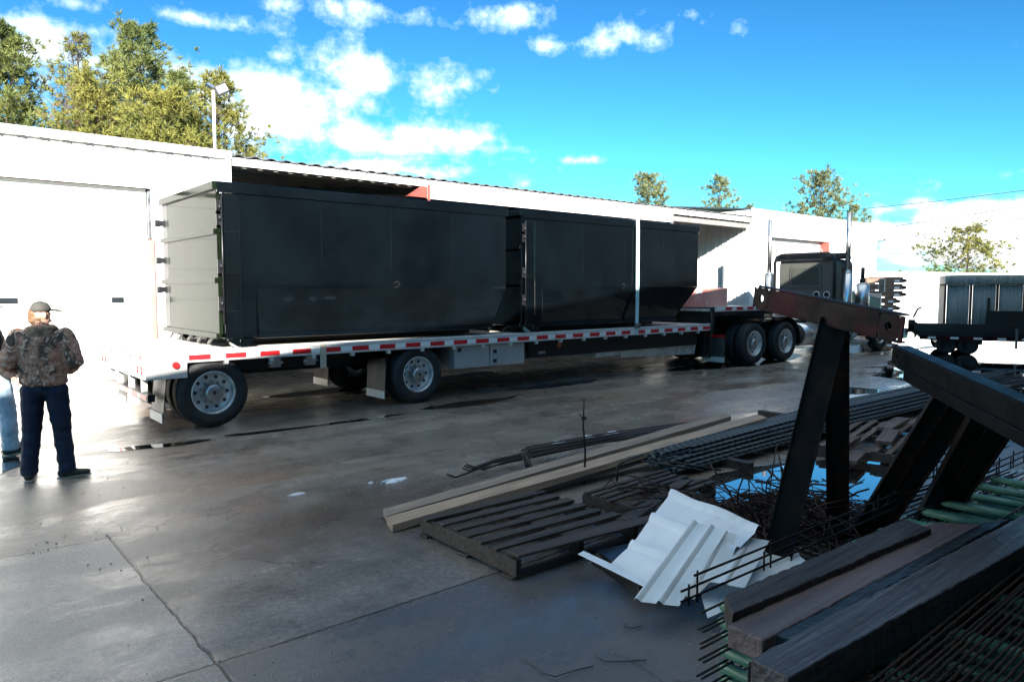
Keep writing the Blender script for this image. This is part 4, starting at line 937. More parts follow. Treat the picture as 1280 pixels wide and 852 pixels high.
rod('bent_wire','thin dark wire standing out of the heap in front of the puddle',[(5.75,3.30,.0),(5.80,3.30,.22),(5.95,3.35,.42)],.006,M_rod)
rod('long_wire','long thin wire slung across the puddle from the planks',[(3.9,4.3,.16),(5.6,4.05,.30),(7.2,3.4,.12),(9.0,3.0,.02)],.004,M_rod)
for pts,lab in (([(2.25,2.56,.006),(2.23,2.40,.010),(2.24,2.33,.02),(2.36,2.33,.008),(2.46,2.30,.006)],'kinked black wire scrap on the concrete at bottom centre'),([(2.54,2.36,.006),(2.53,2.29,.01),(2.60,2.24,.006),(2.70,2.17,.008)],'shallow curved wire scrap right of the kinked one'),([(2.92,2.50,.006),(2.88,2.47,.008),(2.90,2.43,.008),(2.97,2.42,.006)],'tiny hooked wire scrap below the white sheets')):
    rod('wire_scrap',lab,pts,.0024,M_rod,'wire scrap','black wire scraps on the concrete')
for i,(x,y,rz) in enumerate(((4.72,4.15,10),(4.9,4.02,-35),(5.05,3.95,-38))):
    b=MB(); b.tube([(0,0,0),(0,0,.12),(.03,0,.15),(.45,0,.16)] if i==0 else [(0,0,.18),(.55,0,.08)],.009,7); o=b.build('bent_rod',M_rod); o.location=(x,y,.13); o.rotation_euler=(0,0,R(rz)); tag(o,('hooked grey rod by the foot of the rusty upright','straight grey rod behind the pallet, left of two','straight grey rod behind the pallet, right of two')[i],'steel rod')

# ---------------------------------------------------------------- white roof sheets
def sheet(name,label,p00,p10,p11,p01,nribs=4,amp=.028,prof='trap',sag=0,m=None,seed=0,crump=.0):
    """ribs run p00->p10 (u); v goes p00->p01"""
    p00,p10,p11,p01=map(Vector,(p00,p10,p11,p01)); nu=14; nv=nribs*12
    nrm=((p10-p00).cross(p01-p00)).normalized()
    if nrm.z<0: nrm=-nrm
    b=MB(); grid=[]
    for i in range(nu+1):
        row=[]; u=i/nu
        for j in range(nv+1):
            v=j/nv; p=(p00.lerp(p10,u)).lerp(p01.lerp(p11,u),v)
            f=(v*nribs)%1.0
            h=0
            if f<.08: h=f/.08
            elif f<.22: h=1
            elif f<.30: h=(.30-f)/.08
            elif .60<f<.64: h=.18
            p=p+nrm*(amp*h)+Vector((0,0,-sag*math.sin(math.pi*u)*math.sin(math.pi*v)))+nrm*crump*mnoise.noise(p*3+Vector((seed,0,0)))
            row.append(b.bm.verts.new(p))
        grid.append(row)
    for i in range(nu):
        for j in range(nv): b.bm.faces.new((grid[i][j],grid[i+1][j],grid[i+1][j+1],grid[i][j+1]))
    o=b.build(name,m or M_sheet); s_=o.modifiers.new('s','SOLIDIFY'); s_.thickness=.0015
    return tag(o,label,'roof sheet','white ribbed roof sheets in the scrap pile')
sheet('white_roof_sheet','large white ribbed roof sheet at the back of the pile, tilted up at its top',(4.04, 3.03, 0.42),(3.83, 2.24, 0.42),(3.2, 2.26, 0.14),(3.26, 2.9, 0.12),nribs=3,amp=.022,seed=1,crump=.03)
sheet('white_roof_sheet','narrow white ribbed sheet strip lying slantwise on top of the large sheet',(3.61, 2.57, 0.4),(2.88, 2.41, 0.17),(3.03, 2.23, 0.16),(3.64, 2.35, 0.4),nribs=2,amp=.02,seed=2,crump=.004)
sheet('white_roof_sheet','short white ribbed offcut between the slanting strip and the stand leg',(3.65, 2.4, 0.38),(3.23, 2.28, 0.24),(3.4, 2.08, 0.2),(3.87, 2.21, 0.32),nribs=2,amp=.014,seed=3,crump=.01)
sheet('white_roof_sheet','flat white sheet nearest the dowel baskets, its corner right of the stand leg',(3.54, 2.5, 0.2),(4.17, 2.26, 0.2),(4.09, 2.09, 0.18),(3.14, 2.13, 0.1),nribs=2,amp=.012,seed=4,crump=.035)
sheet('white_trim_strip','narrow white trim strip pointing left from under the roof sheets',(3.18, 3.11, 0.15),(3.1, 2.5, 0.15),(3.18, 2.53, 0.15),(3.25, 3.13, 0.15),nribs=1,amp=.003,seed=5)
b=MB(); b.hexa([(3.42,3.22,0),(4.2,3.0,0),(3.9,2.5,0),(3.25,2.68,0)],[(3.44,3.20,.09),(4.2,3.0,.12),(3.9,2.5,.12),(3.27,2.70,.09)]); tag(b.build('dark_crate_lid',M_blkpaint,None,.006),'low dark block supporting the white sheets at their left side','block')

# ---------------------------------------------------------------- stands
def D_(name,label,parts,loc,m):
    T=thing(name,label,'steel stand',loc)
    return T
# upright stand with maroon bar
ST=thing('steel_trestle','upright dark steel trestle with a tilted maroon bar across its top','steel stand',(4.35,2.3,0))
o0=Vector((-4.35,-2.3,0))
def st(b,n,m,bevel=0,par=None):
    o=b.build(n,m,None,bevel); o.parent=par or ST; o.matrix_parent_inverse=Matrix.Translation(-ST.location); return o
A=Vector((4.72,2.86,1.745)); B_=Vector((4.20,1.62,1.60))
def holeplate(M4,L,hh,t,hx,hr):
    """plate length L, height hh, thickness t, round holes at hx; M4 places it"""
    b=MB(); xs=[0]
    cells=[]
    for x in hx: cells.append((x-hh*.5,x+hh*.5,x))
    cur=0; segs=[]
    for a_,c_,x in cells:
        if a_>cur: segs.append((cur,a_,None))
        segs.append((a_,c_,x)); cur=c_
    if cur<L: segs.append((cur,L,None))
    for a_,c_,x in segs:
        if x is None: b.bb(a_,c_,-t/2,t/2,-hh/2,hh/2); continue
        n=16; out=[];inn=[]
        for k in range(n):
            an=2*math.pi*(k+.5)/n; dx,dz=math.cos(an),math.sin(an); q=1/max(abs(dx),abs(dz))
            out.append((x+dx*q*hh*.5,dz*q*hh*.5)); inn.append((x+dx*hr,dz*hr))
        F=[[b.bm.verts.new((p[0],yy,p[1])) for p in lst] for yy in (-t/2,t/2) for lst in (out,inn)]
        for k in range(n):
            j=(k+1)%n
            b.bm.faces.new((F[0][k],F[0][j],F[1][j],F[1][k])); b.bm.faces.new((F[2][k],F[2][j],F[3][j],F[3][k]))
            b.bm.faces.new((F[1][k],F[1][j],F[3][j],F[3][k])); b.bm.faces.new((F[0][k],F[0][j],F[2][j],F[2][k]))
        # square corners
        for sx_,sz_ in ((1,1),(-1,1),(1,-1),(-1,-1)): pass
    bmesh.ops.transform(b.bm,matrix=M4,verts=b.bm.verts[:]); return b
def frame4(p0,p1,facing):
    x=(p1-p0).normalized(); z=(Vector((0,0,1))-x*x.z).normalized(); y=z.cross(x)
    return Matrix(((x.x,y.x,z.x,p0.x),(x.y,y.y,z.y,p0.y),(x.z,y.z,z.z,p0.z),(0,0,0,1)))
A=Vector((4.7, 2.85, 1.75)); B_=Vector((4.24, 1.65, 1.58)); Lb=(B_-A).length; M4=frame4(A,B_,None)
st(holeplate(M4,Lb,.145,.012,(.085,Lb-.10),.024),'cross_bar',M_maroon,.002)
b=MB()
for zz in (-.0785,.0785): b.bb(0.03,Lb-.02,.0,.055,zz-.005,zz+.005)
bmesh.ops.transform(b.bm,matrix=M4,verts=b.bm.verts[:]); st(b,'bar_flange',M_maroon,.002)
TP=(A+B_)/2
TP=TP+Vector((.10,.04,-.085))
VW=(.90,.43,0)
def leg(p0,p1,w_,name,stf,m,fl=.05):
    p0=Vector(p0);p1=Vector(p1); d=(p1-p0).normalized(); v=Vector(VW); sx=v.cross(d).normalized(); n=d.cross(sx).normalized()
    b=MB(); b.beam(p0,p1,w_,.010,VW)
    for s_ in (-1,1): b.beam(p0+sx*s_*(w_/2-.005)+n*s_*0,p1+sx*s_*(w_/2-.005),.010,fl,VW)
    return stf(b,name,m,.002)
leg((4.49, 2.16, 1.61),(3.94, 2.24, 0.0),.165,'leg',st,M_dsteel); leg((4.65, 2.22, 1.6),(5.21, 2.43, 0.0),.15,'leg',st,M_dsteel)
b=MB(); b.bb(3.98,4.22,2.20,2.44,.0,.015).bb(5.30,5.55,2.44,2.66,.0,.015); st(b,'foot_plate',M_dsteel)
# tipped stand at the right
S2=thing('tipped_trestle','dark steel trestle tipped over at the right with its twin channel legs leaning','steel stand',(5.2,2.2,0))
def s2(b,n,m,bevel=0,par=None):
    o=b.build(n,m,None,bevel); o.parent=par or S2; o.matrix_parent_inverse=Matrix.Translation(-S2.location); return o
C0=Vector((4.71, 1.89, 1.4)); C1=Vector((3.47, 0.82, 1.26)); M5=frame4(C0,C1,None); L5=(C1-C0).length
s2(holeplate(M5,L5,.105,.012,(.085,),.014),'cross_bar',M_bsteel,.002)
b=MB(); b.bb(.02,L5,.0,.085,.050,.060).bb(.10,L5,-.02,.07,-.063,-.053); bmesh.ops.transform(b.bm,matrix=M5,verts=b.bm.verts[:]); s2(b,'bar_flange',M_bsteel,.003)
b=MB(); b.bb(.22,L5,-.012,.0,-.12,-.066).bb(.22,L5,-.0,.08,-.125,-.115); bmesh.ops.transform(b.bm,matrix=M5,verts=b.bm.verts[:]); s2(b,'lower_bar',M_bsteel,.003)
for p0,p1 in (((4.46, 1.43, 1.24),(5.3, 2.27, 0.0)),((4.14, 1.16, 1.19),(5.69, 2.02, 0.0))):
    leg(p0,p1,.21,'leg',s2,M_dsteel,.07)
    p0=Vector(p0);p1=Vector(p1); d=(p1-p0).normalized(); sx=Vector(VW).cross(d).normalized(); n_=d.cross(sx).normalized()
    b=MB(); b.beam(p0-n_*.02+sx*.012,p1-n_*.02+sx*.012,.008,.03,VW); s2(b,'leg_rib',M_dsteel)

# ---------------------------------------------------------------- dowel baskets
def rodm(b,p0,p1,r=.005,seg=6): b.cyl(p0,p1,r,seg=seg)
def basket(label,loc,rz,L_len,wd,layers,pitch,r=.026,overhang=.16,rail=M_rod,full=True,seed=0,sp=.30):
    """a nest of dowel baskets: wire rails along x, green dowels along y"""
    first=None
    ords='bottom second third fourth fifth sixth seventh eighth'.split()
    for k in range(layers):
        T=thing('dowel_basket',label%(ords[k] if k<layers-1 else 'top'),'dowel basket',(loc[0]+.012*math.sin(k*2.1+seed),loc[1],loc[2]+k*pitch),rz,'stacked green dowel baskets')
        if first is None:
            nd=int(L_len/sp)
            for q in range(nd+1):
                b=MB(); x=.06+q*sp; b.cyl((x,-.03,.03),(x,wd+.03,.03),r,seg=14).cyl((x,wd+.03,.03),(x,wd+.045,.03),r,r*.55,seg=14).cyl((x,-.03,.03),(x,-.045,.03),r,r*.55,seg=14); b.build('dowel',M_green,T)
            for y in (.02,wd-.02):
                b=MB()
                b.cyl((-overhang,y,.03-r-.005),(L_len+.1,y,.03-r-.005),.0055,seg=6).cyl((-overhang+.02,y+.03,.03+r+.004),(L_len+.1,y+.03,.03+r+.004),.0055,seg=6)
                for q in range(nd+1):
                    x=.10+q*sp; b.cyl((x,y,.0),(x,y+.03,.03+r+.01),.005,seg=6)
                b.build('wire_rail',rail,T)
            first=T; kids=[c for c in bpy.data.objects if c.parent==T]
        else:
            for c in kids:
                d=c.copy(); COL.objects.link(d); d.parent=T
basket('green dowel basket, %s layer of the tall stack under the dark timbers',(2.60,1.30,.012),R(-1),3.3,.40,7,.066)
basket('green dowel basket, %s layer of the stack at the far right past the timbers',(5.75,1.40,.012),R(-2),2.0,.46,3,.066,r=.022,seed=2,sp=.40)
basket('green dowel basket, %s layer of the nearest stack in the bottom right corner',(2.05,.50,.012),R(-1),3.4,.50,7,.066,rail=M_rust,seed=4,sp=.52)
def wireframe(label,x0,x1,y,z0,n,m,dx=.0,step=.60):
    b=MB()
    for k in range(n): b.cyl((x0+(.09 if k==n-1 else .0)+dx*k,y,z0+k*.045),(x1,y-.04,z0+k*.045),.0055,seg=7)
    x=x0+.10
    while x<x1:
        b.cyl((x+.03,y+.012,z0-.04),(x+.03,y+.012,z0+(n-1)*.045+.008),.005,seg=6); b.cyl((x-.03,y+.012,z0-.04),(x-.03,y+.012,z0+(n-2)*.045+.008),.005,seg=6); x+=step
    return tag(b.build('welded_wire_panel',m),label,'wire mesh')
wireframe('long low wire frame with short uprights standing along the far side of the dark timbers',2.46,4.9,1.80,.49,3,M_dsteel)
wireframe('dark wire frame along the far side of the right dowel basket stack',5.0,7.3,1.98,.45,4,M_dsteel,step=.34)
wireframe('second dark wire frame, nearer side of the right dowel basket stack',5.15,7.3,1.72,.44,3,M_dsteel,step=.34)
T=thing('rusty_rod_mat','mat of parallel rusty rods lying on the nearest dowel baskets in the corner','rod mat',(2.0,.5,.50))
for k in range(21):
    b=MB(); y=.01+k*.0235; b.tube([(.1+.05*math.sin(k*3),y,.02),(1.6,y+.008*math.sin(k),.03+.006*math.cos(k*2)),(3.4,y,.02)],.0062,6); b.build('rod',M_rust,T)
for x in (.5,1.3,2.1,2.9):
    b=MB(); b.cyl((x,.0,.008),(x,.48,.008),.005,seg=6); b.build('cross_wire',M_rust,T)
def timber(label,quad,zt,th,m,seed):
    """quad far-left, near-left, near-right, far-right"""
    fl,nl,nr,fr=[Vector((*p,0)) for p in quad]; b=MB(); prev=None; n=110
    for k in range(n+1):
        t=k/n; A_=fl.lerp(fr,t); B2=nl.lerp(nr,t)
        w=lambda a: .006*mnoise.noise(Vector((t*7,seed,a)))+.006*mnoise.noise(Vector((t*33,seed,a)))+.004*mnoise.noise(Vector((t*90,seed,a)))
        ring=[b.bm.verts.new(p) for p in ((A_.x,A_.y+w(1),zt+w(2)*.6),(B2.x,B2.y+w(3),zt+w(4)*.6),(B2.x,B2.y+w(5),zt-th),(A_.x,A_.y+w(6),zt-th))]
        if prev:
            for i in range(4): b.bm.faces.new((prev[i],prev[(i+1)%4],ring[(i+1)%4],ring[i]))
        else: b.bm.faces.new(ring)
        prev=ring
    b.bm.faces.new(prev[::-1])
    return tag(b.build('timber_beam',m,None,.006),label,'timber','heavy timbers on the dowel baskets')
timber('dark timber with a splintered rounded end, farthest of the four on the baskets',[(2.44, 1.58),(2.31, 1.46),(3.93, 1.36),(3.99, 1.51)],.60,.105,M_timber,1)
timber('wide brown timber, second from the far side on the baskets',[(2.28, 1.46),(2.27, 1.31),(4.3, 1.25),(4.14, 1.43)],.57,.085,M_timber2,2)
timber('narrow blue-black timber between the brown and the nearest grey timber',[(2.35, 1.33),(2.36, 1.25),(4.54, 1.19),(4.36, 1.26)],.565,.08,M_timber3,3)
timber('big grey-blue timber with a bevelled end, nearest of the four on the baskets',[(2.04, 1.22),(2.02, 1.08),(4.44, 0.93),(4.72, 1.1)],.62,.14,M_timber4,4)
b=MB(); b.bb(2.25,2.5,1.02,1.36,.0,.478); 
tag(b.build('bearer_block',M_dsteel,None,.01),'dark support block under the end of the nearest timber','block')
b=MB(); b.bb(4.0,4.3,1.02,1.36,.0,.478); 
tag(b.build('bearer_block',M_dsteel,None,.01),'dark support block under the far half of the nearest timber','block')


# ---------------------------------------------------------------- people
def hull(bm,p0,r0,p1,r1,flat=None):
    t=bmesh.new()
    for p,r in ((p0,r0),(p1,r1)):
        rr=r if isinstance(r,(tuple,list)) else (r,r,r)
        bmesh.ops.create_icosphere(t,subdivisions=2,radius=1,matrix=Matrix.Translation(Vector(p))@Matrix.Diagonal((*rr,1)))
    res=bmesh.ops.convex_hull(t,input=t.verts[:])
    bad=[g_ for g_ in res['geom_interior']+res['geom_unused'] if isinstance(g_,bmesh.types.BMVert)]
    if bad: bmesh.ops.delete(t,geom=bad,context='VERTS')
    me=bpy.data.meshes.new('tmp'); t.to_mesh(me); t.free(); bm.from_mesh(me); bpy.data.meshes.remove(me)
def organic(name,prims,m,parent,vox=.012,smooth=4,wrinkle=0,wf=14):
    bm=bmesh.new()
    for p in prims: hull(bm,*p)
    me=bpy.data.meshes.new(name); bm.to_mesh(me); bm.free()
    o=bpy.data.objects.new(name,me); COL.objects.link(o)
    rm=o.modifiers.new('r','REMESH'); rm.mode='VOXEL'; rm.voxel_size=vox
    sm=o.modifiers.new('s','SMOOTH'); sm.iterations=smooth; sm.factor=.5
    bpy.context.view_layer.update()
    dg=bpy.context.evaluated_depsgraph_get(); me2=bpy.data.meshes.new_from_object(o.evaluated_get(dg))
    o.modifiers.clear(); o.data=me2; bpy.data.meshes.remove(me)
    me2.name=name; me2.materials.clear(); me2.materials.append(m)
    if wrinkle:
        for v in me2.vertices:
            q=v.co; f=mnoise.noise(Vector((q.x*wf*.7,q.y*wf*.7,q.z*wf*1.6)))+.5*mnoise.noise(Vector((q.x*wf*2,q.y*wf*2,q.z*wf*2.5)))
            v.co=q+v.normal*wrinkle*f
    for p in me2.polygons: p.use_smooth=True
    o.parent=parent; return o
def hand(c,dirv,side):
    """palm at c pointing along dirv; slightly curled fingers with thumb off the side"""
    c=Vector(c); d=Vector(dirv).normalized(); s=Vector((0,0,1)).cross(d); s=(s.normalized() if s.length>.1 else Vector((1,0,0)))*side; n=d.cross(s).normalized()
    pr=[(c,.028,c+d*.06,.030),(c+s*.02,.022,c+d*.065+s*.02,.02),(c-s*.02,.022,c+d*.065-s*.02,.02)]
    for k,(off,l) in enumerate(((-.030,.058),(-.010,.072),(.010,.078),(.030,.07))):
        a=c+d*.075+s*off; m_=a+d*l*.5-n*.008; e=m_+d*l*.38-n*.022
        pr+=[(a,.0095,m_,.009),(m_,.009,e,.0075)]
    a=c+d*.02+s*.03; m_=a+d*.03+s*.03-n*.01; e=m_+d*.035+s*.006-n*.01
    pr+=[(a,.014,m_,.011),(m_,.011,e,.009)]
    return pr
def person(label,loc,rz,head_turn,top_m,leg_m,foot_dirs,arms,has_cap=True,longhair=True,bulk=1.0):
    T=thing('person',label,'person',loc,rz)
    hp=[Vector((-.095,0,.86)),Vector((.095,0,.86))]
    kn=[Vector((-.125,.03,.47)),Vector((.125,.03,.47))]
    an=[Vector((-.15,-.01,.09)),Vector((.16,.0,.09))]
    hr=Matrix.Rotation(head_turn,3,'Z'); hc=Vector((0,.03,1.565))
    H_=lambda x,y,z: hc+hr@Vector((x,y,z))
    body=[(Vector((0,0,.88)),(.15,.10,.09),Vector((0,0,1.10)),(.14,.10,.1)),(Vector((0,0,1.10)),(.14,.1,.1),Vector((0,-.01,1.32)),(.18,.10,.09)),
          (Vector((0,0,1.36)),.055,Vector((0,.015,1.50)),.05),(H_(0,-.01,.02),(.072,.088,.085),H_(0,.015,-.05),(.055,.065,.05)),
          (H_(0,.092,-.01),.010,H_(0,.108,-.03),.012),(H_(-.08,-.005,.0),(.01,.016,.026),H_(-.078,-.005,-.02),(.008,.012,.015)),(H_(.08,-.005,.0),(.01,.016,.026),H_(.078,-.005,-.02),(.008,.012,.015)),
          (H_(-.03,.078,.008),.012,H_(-.025,.08,.012),.012),(H_(.03,.078,.008),.012,H_(.025,.08,.012),.012),(H_(-.02,.082,-.062),.010,H_(.02,.082,-.062),.010)]
    for i in (0,1): body+=[(hp[i],.085,kn[i],.055),(kn[i],.052,an[i],.038)]
    for i,(sh,el,wr,hd) in enumerate(arms):
        body+=[(Vector(sh),.05,Vector(el),.042),(Vector(el),.04,Vector(wr),.028)]; body+=hand(wr,hd,-1 if i==0 else 1)
    organic('body',body,M_skin,T,.0075,2)
    B=bulk
    jk=[(Vector((0,0,.93)),(.185*B,.135*B,.05),Vector((0,.0,1.12)),(.185*B,.135*B,.08)),(Vector((0,0,1.12)),(.185*B,.135*B,.08),Vector((0,-.015,1.33)),(.20*B,.13*B,.08)),
        (Vector((-.15,-.01,1.37)),.07,Vector((.15,-.01,1.37)),.07),(Vector((0,-.01,1.38)),.10,Vector((0,.0,1.44)),.082),(Vector((0,-.055,1.40)),(.11,.06,.05),Vector((0,-.065,1.44)),(.10,.05,.035))]
    for sh,el,wr,hd in arms: jk+=[(Vector(sh),.082*B,Vector(el),.075*B),(Vector(el),.075*B,Vector(wr),.052*B)]
    organic('jacket',jk,top_m,T,.011,3,.012,13)
    tr=[(Vector((0,0,.86)),(.165,.125,.07),Vector((0,0,.97)),(.16,.12,.03))]
    for i in (0,1):
        tr+=[(hp[i],(.105,.115,.09),kn[i],(.085,.085,.08)),(kn[i],(.082,.085,.08),an[i]+Vector((0,0,.03)),(.072,.08,.03)),(an[i]+Vector((0,0,.05)),(.074,.082,.02),an[i]+Vector((0,0,-.01)),(.074,.085,.03))]
    organic('trousers',tr,leg_m,T,.011,3,.010,9)
    for i in (0,1):
        fr=Matrix.Rotation(foot_dirs[i],3,'Z'); a_=an[i]
        F_=lambda x,y,z: Vector((a_.x,a_.y,0))+fr@Vector((x,y,z))
        sh=organic('shoe',[(F_(0,-.04,.06),(.045,.05,.05),F_(0,.06,.055),(.046,.05,.04)),(F_(0,.06,.05),(.046,.05,.035),F_(0,.16,.042),(.044,.05,.026))],M_shoe,T,.009,2)
        organic('sole',[(F_(0,-.05,.014),(.047,.05,.014),F_(0,.165,.014),(.047,.05,.014))],M_sole,sh,.008,1)
    if longhair: organic('hair',[(H_(0,-.035,.03),(.080,.065,.05),H_(0,-.05,-.055),(.074,.045,.04))],M_hair,T,.01,2,.008,30)
    if longhair: organic('hood',[(Vector((0,-.07,1.43)),(.125,.06,.045),Vector((0,-.085,1.36)),(.11,.05,.05)),(Vector((-.10,.0,1.43)),(.04,.06,.04),Vector((.10,.0,1.43)),(.04,.06,.04))],M_hoodm,T,.01,2,.012,16)
    else: organic('hair',[(H_(0,-.02,.05),(.08,.09,.06),H_(0,-.045,-.02),(.076,.06,.05))],M_hair,T,.01,2,.004,30)
    if has_cap:
        c_=organic('cap',[(H_(0,-.01,.055),(.088,.105,.055),H_(0,-.01,.085),(.075,.09,.045))],M_cap,T,.009,2)
        organic('brim',[(H_(0,.09,.045),(.065,.02,.008),H_(0,.155,.033),(.045,.02,.006))],M_cap,c_,.006,1)
    return T
person('person seen from behind in a brown camouflage jacket, grey cap and navy trousers',(1.02,8.02,0),R(-22),R(-52),M_camo,M_navy,(R(8),R(-62)),
  [((-.19,-.01,1.36),(-.27,-.05,1.13),(-.17,.16,1.02),(.7,.7,-.1)),((.19,-.01,1.36),(.27,-.04,1.13),(.17,.17,1.03),(-.7,.7,-.1))],True,True,1.10)
p2=person('person at the left edge in light blue jeans and dark jacket, mostly cut off',(.90,9.62,0),R(-95),R(0),M_dark,M_jeans,(R(0),R(10)),
  [((-.20,-.01,1.37),(-.28,-.06,1.10),(-.24,.10,.88),(.1,.6,-.7)),((.20,-.01,1.37),(.28,-.06,1.10),(.24,.10,.88),(-.1,.6,-.7))],True,False,1.0)
p2.rotation_euler=(R(0),R(0),R(-95)); p2.rotation_euler=(Matrix.Rotation(R(-6.5),3,'Y')@Matrix.Rotation(R(-95),3,'Z')).to_euler()

# ---------------------------------------------------------------- trees
def pine(name,label,loc,h,rad,m,n_limb=60,tuft=.34,dens=9,seed=0,bare=.0,group='trees beyond the buildings',lean=0,base=.18,shape=1.0,blades=17,up=.15):
    random.seed(seed); T=thing(name,label,'tree',loc,0,group)
    b=MB(); pts=[]; 
    for k in range(9):
        t=k/8; pts.append((lean*t*h*.1+.12*math.sin(t*5+seed),.10*math.cos(t*4+seed),h*.97*t))
    b.tube(pts,[.02+.016*h*(1-k/8) for k in range(9)],8); b.build('trunk',M_bark,T)
    lb=MB(); cr=MB()
    def axis(z):
        t=z/(h*.97); return Vector((lean*t*h*.1+.12*math.sin(t*5+seed),.10*math.cos(t*4+seed),z))
    def tuftat(p,d,s):
        for q in range(blades):
            dd=(d*.8+Vector((random.gauss(0,.6),random.gauss(0,.6),random.gauss(.25,.5)))).normalized()
            sd_=dd.cross(Vector((random.gauss(0,1),random.gauss(0,1),random.gauss(0,1)))).normalized()
            L0=s*random.uniform(.6,1.25); w_=s*random.uniform(.035,.075)
            p1=p+dd*L0; v=[cr.bm.verts.new(x) for x in (p-sd_*w_*.4,p+dd*L0*.5-sd_*w_,p1,p+dd*L0*.5+sd_*w_)]
            cr.bm.faces.new(v)
    for i in range(n_limb):
        t=base+(1-base)*(i+.5)/n_limb; z=h*t*.97; a=i*2.4+random.uniform(-.4,.4)
        prof=(1-t)**(.55*shape)*(.55+.45*min(1,(t-base)/.18+.3))
        ln=rad*prof*random.choice((.5,.75,.95,1.1,1.35))*random.uniform(.85,1.15)+.2
        d=Vector((math.cos(a),math.sin(a),random.uniform(up,up+.4)+.5*t)).normalized(); p=axis(z); nseg=5; P=[p.copy()]
        for k in range(nseg):
            d=(d+Vector((random.uniform(-.16,.16),random.uniform(-.16,.16),random.uniform(-.05,.14)))).normalized(); p=p+d*ln/nseg; P.append(p.copy())
        lb.tube(P,[max(.008,.04*(1-t)*(1-k/nseg)+.008) for k in range(nseg+1)],5)
        if random.random()<bare:
            for k in range(2,nseg+1):
                for q in range(3):
                    e=P[k]+Vector((random.gauss(0,.3),random.gauss(0,.3),random.uniform(.1,.5)))*.6; lb.tube([P[k],e],.008,4)
            nt_=int(dens*.35)
        else: nt_=dens
        for q in range(int(nt_*max(.5,ln/rad*1.6))):
            f=random.uniform(.25,1)**.7; k=min(nseg-1,int(f*nseg)); base_p=P[k].lerp(P[k+1],f*nseg-k)
            off=Vector((random.gauss(0,1),random.gauss(0,1),random.gauss(0,.6)))*ln*.13
            tuftat(base_p+off,(d+off.normalized()*.7).normalized(),tuft*random.uniform(.7,1.2))
    for q in range(6): tuftat(axis(h*.97)+Vector((random.gauss(0,.12),random.gauss(0,.12),random.uniform(-.3,.1))),Vector((0,0,1)),tuft*.8)
    lb.build('limbs',M_bark,T); cr.build('crown',m,T)
    return T
pine('pine_tree','tall dark green pine at the left edge above the workshop roof',(3.71,34.61,0),12.11,2.9,M_needB,110,0.26,30,1,0.00,base=0.30,shape=1.00,blades=17)
pine('pine_tree','thin twiggy olive pine, second from the left edge, with bare branches showing',(5.96,34.03,0),12.22,2.3,M_needA,90,0.24,17,2,0.45,base=0.30,shape=1.00,blades=17)
pine('pine_tree','tallest full green pine in the left group',(7.81,32.49,0),12.51,3.3,M_needB,125,0.27,28,3,0.05,base=0.30,shape=1.00,blades=17)
pine('pine_tree','olive pine with thin ragged crown behind the floodlight pole',(9.76,29.30,0),10.19,2.5,M_needA,95,0.25,19,4,0.10,base=0.30,shape=1.00,blades=17)
pine('pine_tree','yellow-green bushy pine low in front of the twiggy one',(5.92,30.53,0),9.51,2.6,M_needA,100,0.24,24,5,0.10,base=0.30,shape=0.80,blades=17)
pine('pine_tree','rust-brown leafless tree between the pines of the left group',(5.68,31.38,0),9.45,2.2,M_needC,80,0.20,11,6,0.60,base=0.30,shape=0.80,blades=17)
pine('pine_tree','yellowish low pine under the tallest green one',(7.64,28.34,0),8.74,2.6,M_needA,100,0.24,24,7,0.05,base=0.30,shape=0.80,blades=17)
pine('pine_tree','small green pine beside the tallest one on its right',(8.68,30.23,0),10.26,2.1,M_needB,85,0.25,22,8,0.10,base=0.30,shape=1.00,blades=17)
pine('pine_tree','round pale green pine over the middle of the shed roof',(48.03,39.01,0),11.26,3.0,M_needD,48,0.40,15,9,0.00,base=0.50,shape=0.80,blades=17)
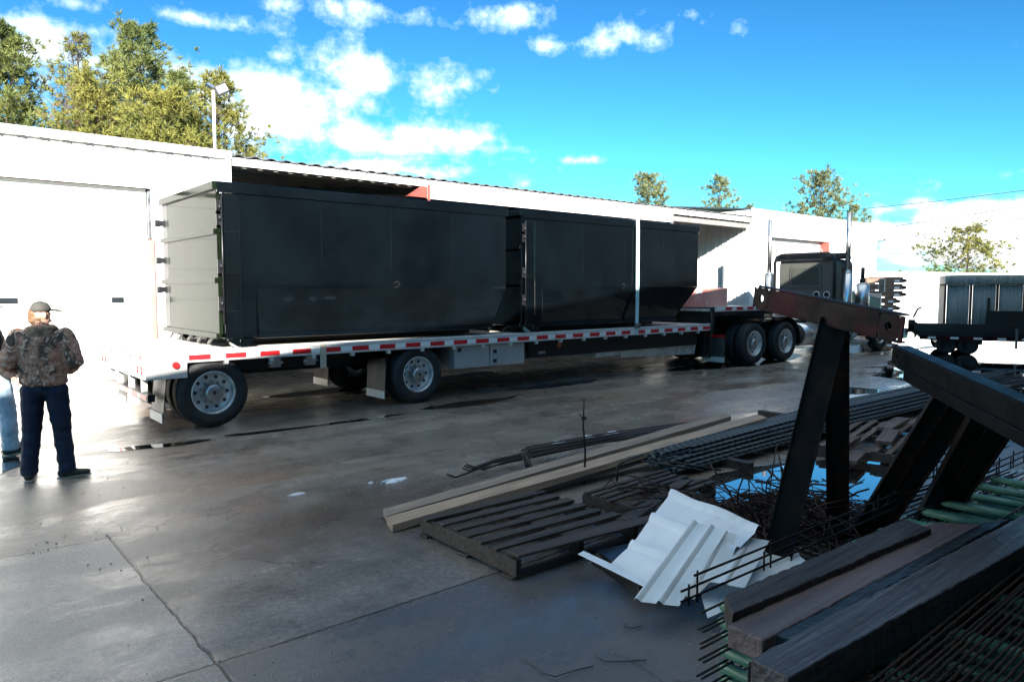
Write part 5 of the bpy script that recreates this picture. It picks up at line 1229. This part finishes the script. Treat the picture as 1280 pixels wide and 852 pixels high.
pine('pine_tree','uneven pine right of the round one above the shed roof',(52.48,35.23,0),11.12,3.4,M_needD,42,0.42,12,10,0.20,base=0.50,shape=1.00,blades=17)
pine('pine_tree','tall pine above the warehouse doorway',(58.85,29.83,0),11.26,4.6,M_needD,60,0.42,13,11,0.10,base=0.50,shape=0.90,blades=17)
pine('pine_tree','small ragged pine at the right end of the warehouse roof',(60.86,27.90,0),8.74,2.4,M_needD,30,0.38,10,12,0.20,base=0.50,shape=1.00,blades=17)
pine('pine_tree','broad open pine standing alone against the pale sky behind the crate',(67.94,21.69,0),6.56,3.7,M_needA,60,0.36,15,13,0.15,base=0.25,shape=0.70,blades=17,up=-.12)
pine('pine_tree','tiny treetop just right of the uneven pine above the shed end',(54.24,33.52,0),8.81,1.3,M_needD,30,0.35,9,14,0.10,base=0.60,shape=1.00,blades=17)

# ---------------------------------------------------------------- overhead cables
rod('overhead_cable','uppermost thin cable crossing the pale sky at right',[(66.34, 35.89, 8.9),(58.25, 20.61, 8.24),(50.17, 5.34, 7.87)],.022,M_wire,'cable')
rod('overhead_cable','second thin cable, below the uppermost at right',[(67.48, 34.72, 6.77),(58.59, 20.21, 6.95),(49.7, 5.69, 7.44)],.022,M_wire,'cable')
rod('overhead_cable','third thin cable from the top at right',[(67.43, 34.65, 5.54),(58.54, 20.16, 6.02),(49.66, 5.67, 6.8)],.022,M_wire,'cable')

b=MB(); random.seed(77)
for i in range(420):
    x=random.uniform(.6,6.5); y=random.uniform(1.6,9.0)
    if y<.5*x: continue
    if random.random()<.55: y=random.choice((3.5,5.9,5.86))+random.gauss(0,.12)
    r_=random.uniform(.003,.009); bmesh.ops.create_icosphere(b.bm,subdivisions=1,radius=r_,matrix=Matrix.Translation((x,y,r_*.4))@Matrix.Rotation(random.random()*3,4,'Z')@Matrix.Diagonal((1,random.uniform(.5,1),.6,1)))
tag(b.build('grit',mat('concrete_grit',(.30,.28,.25),.8,var=.4)),'loose pale grit and chips scattered on the wet concrete','grit',None,'stuff')
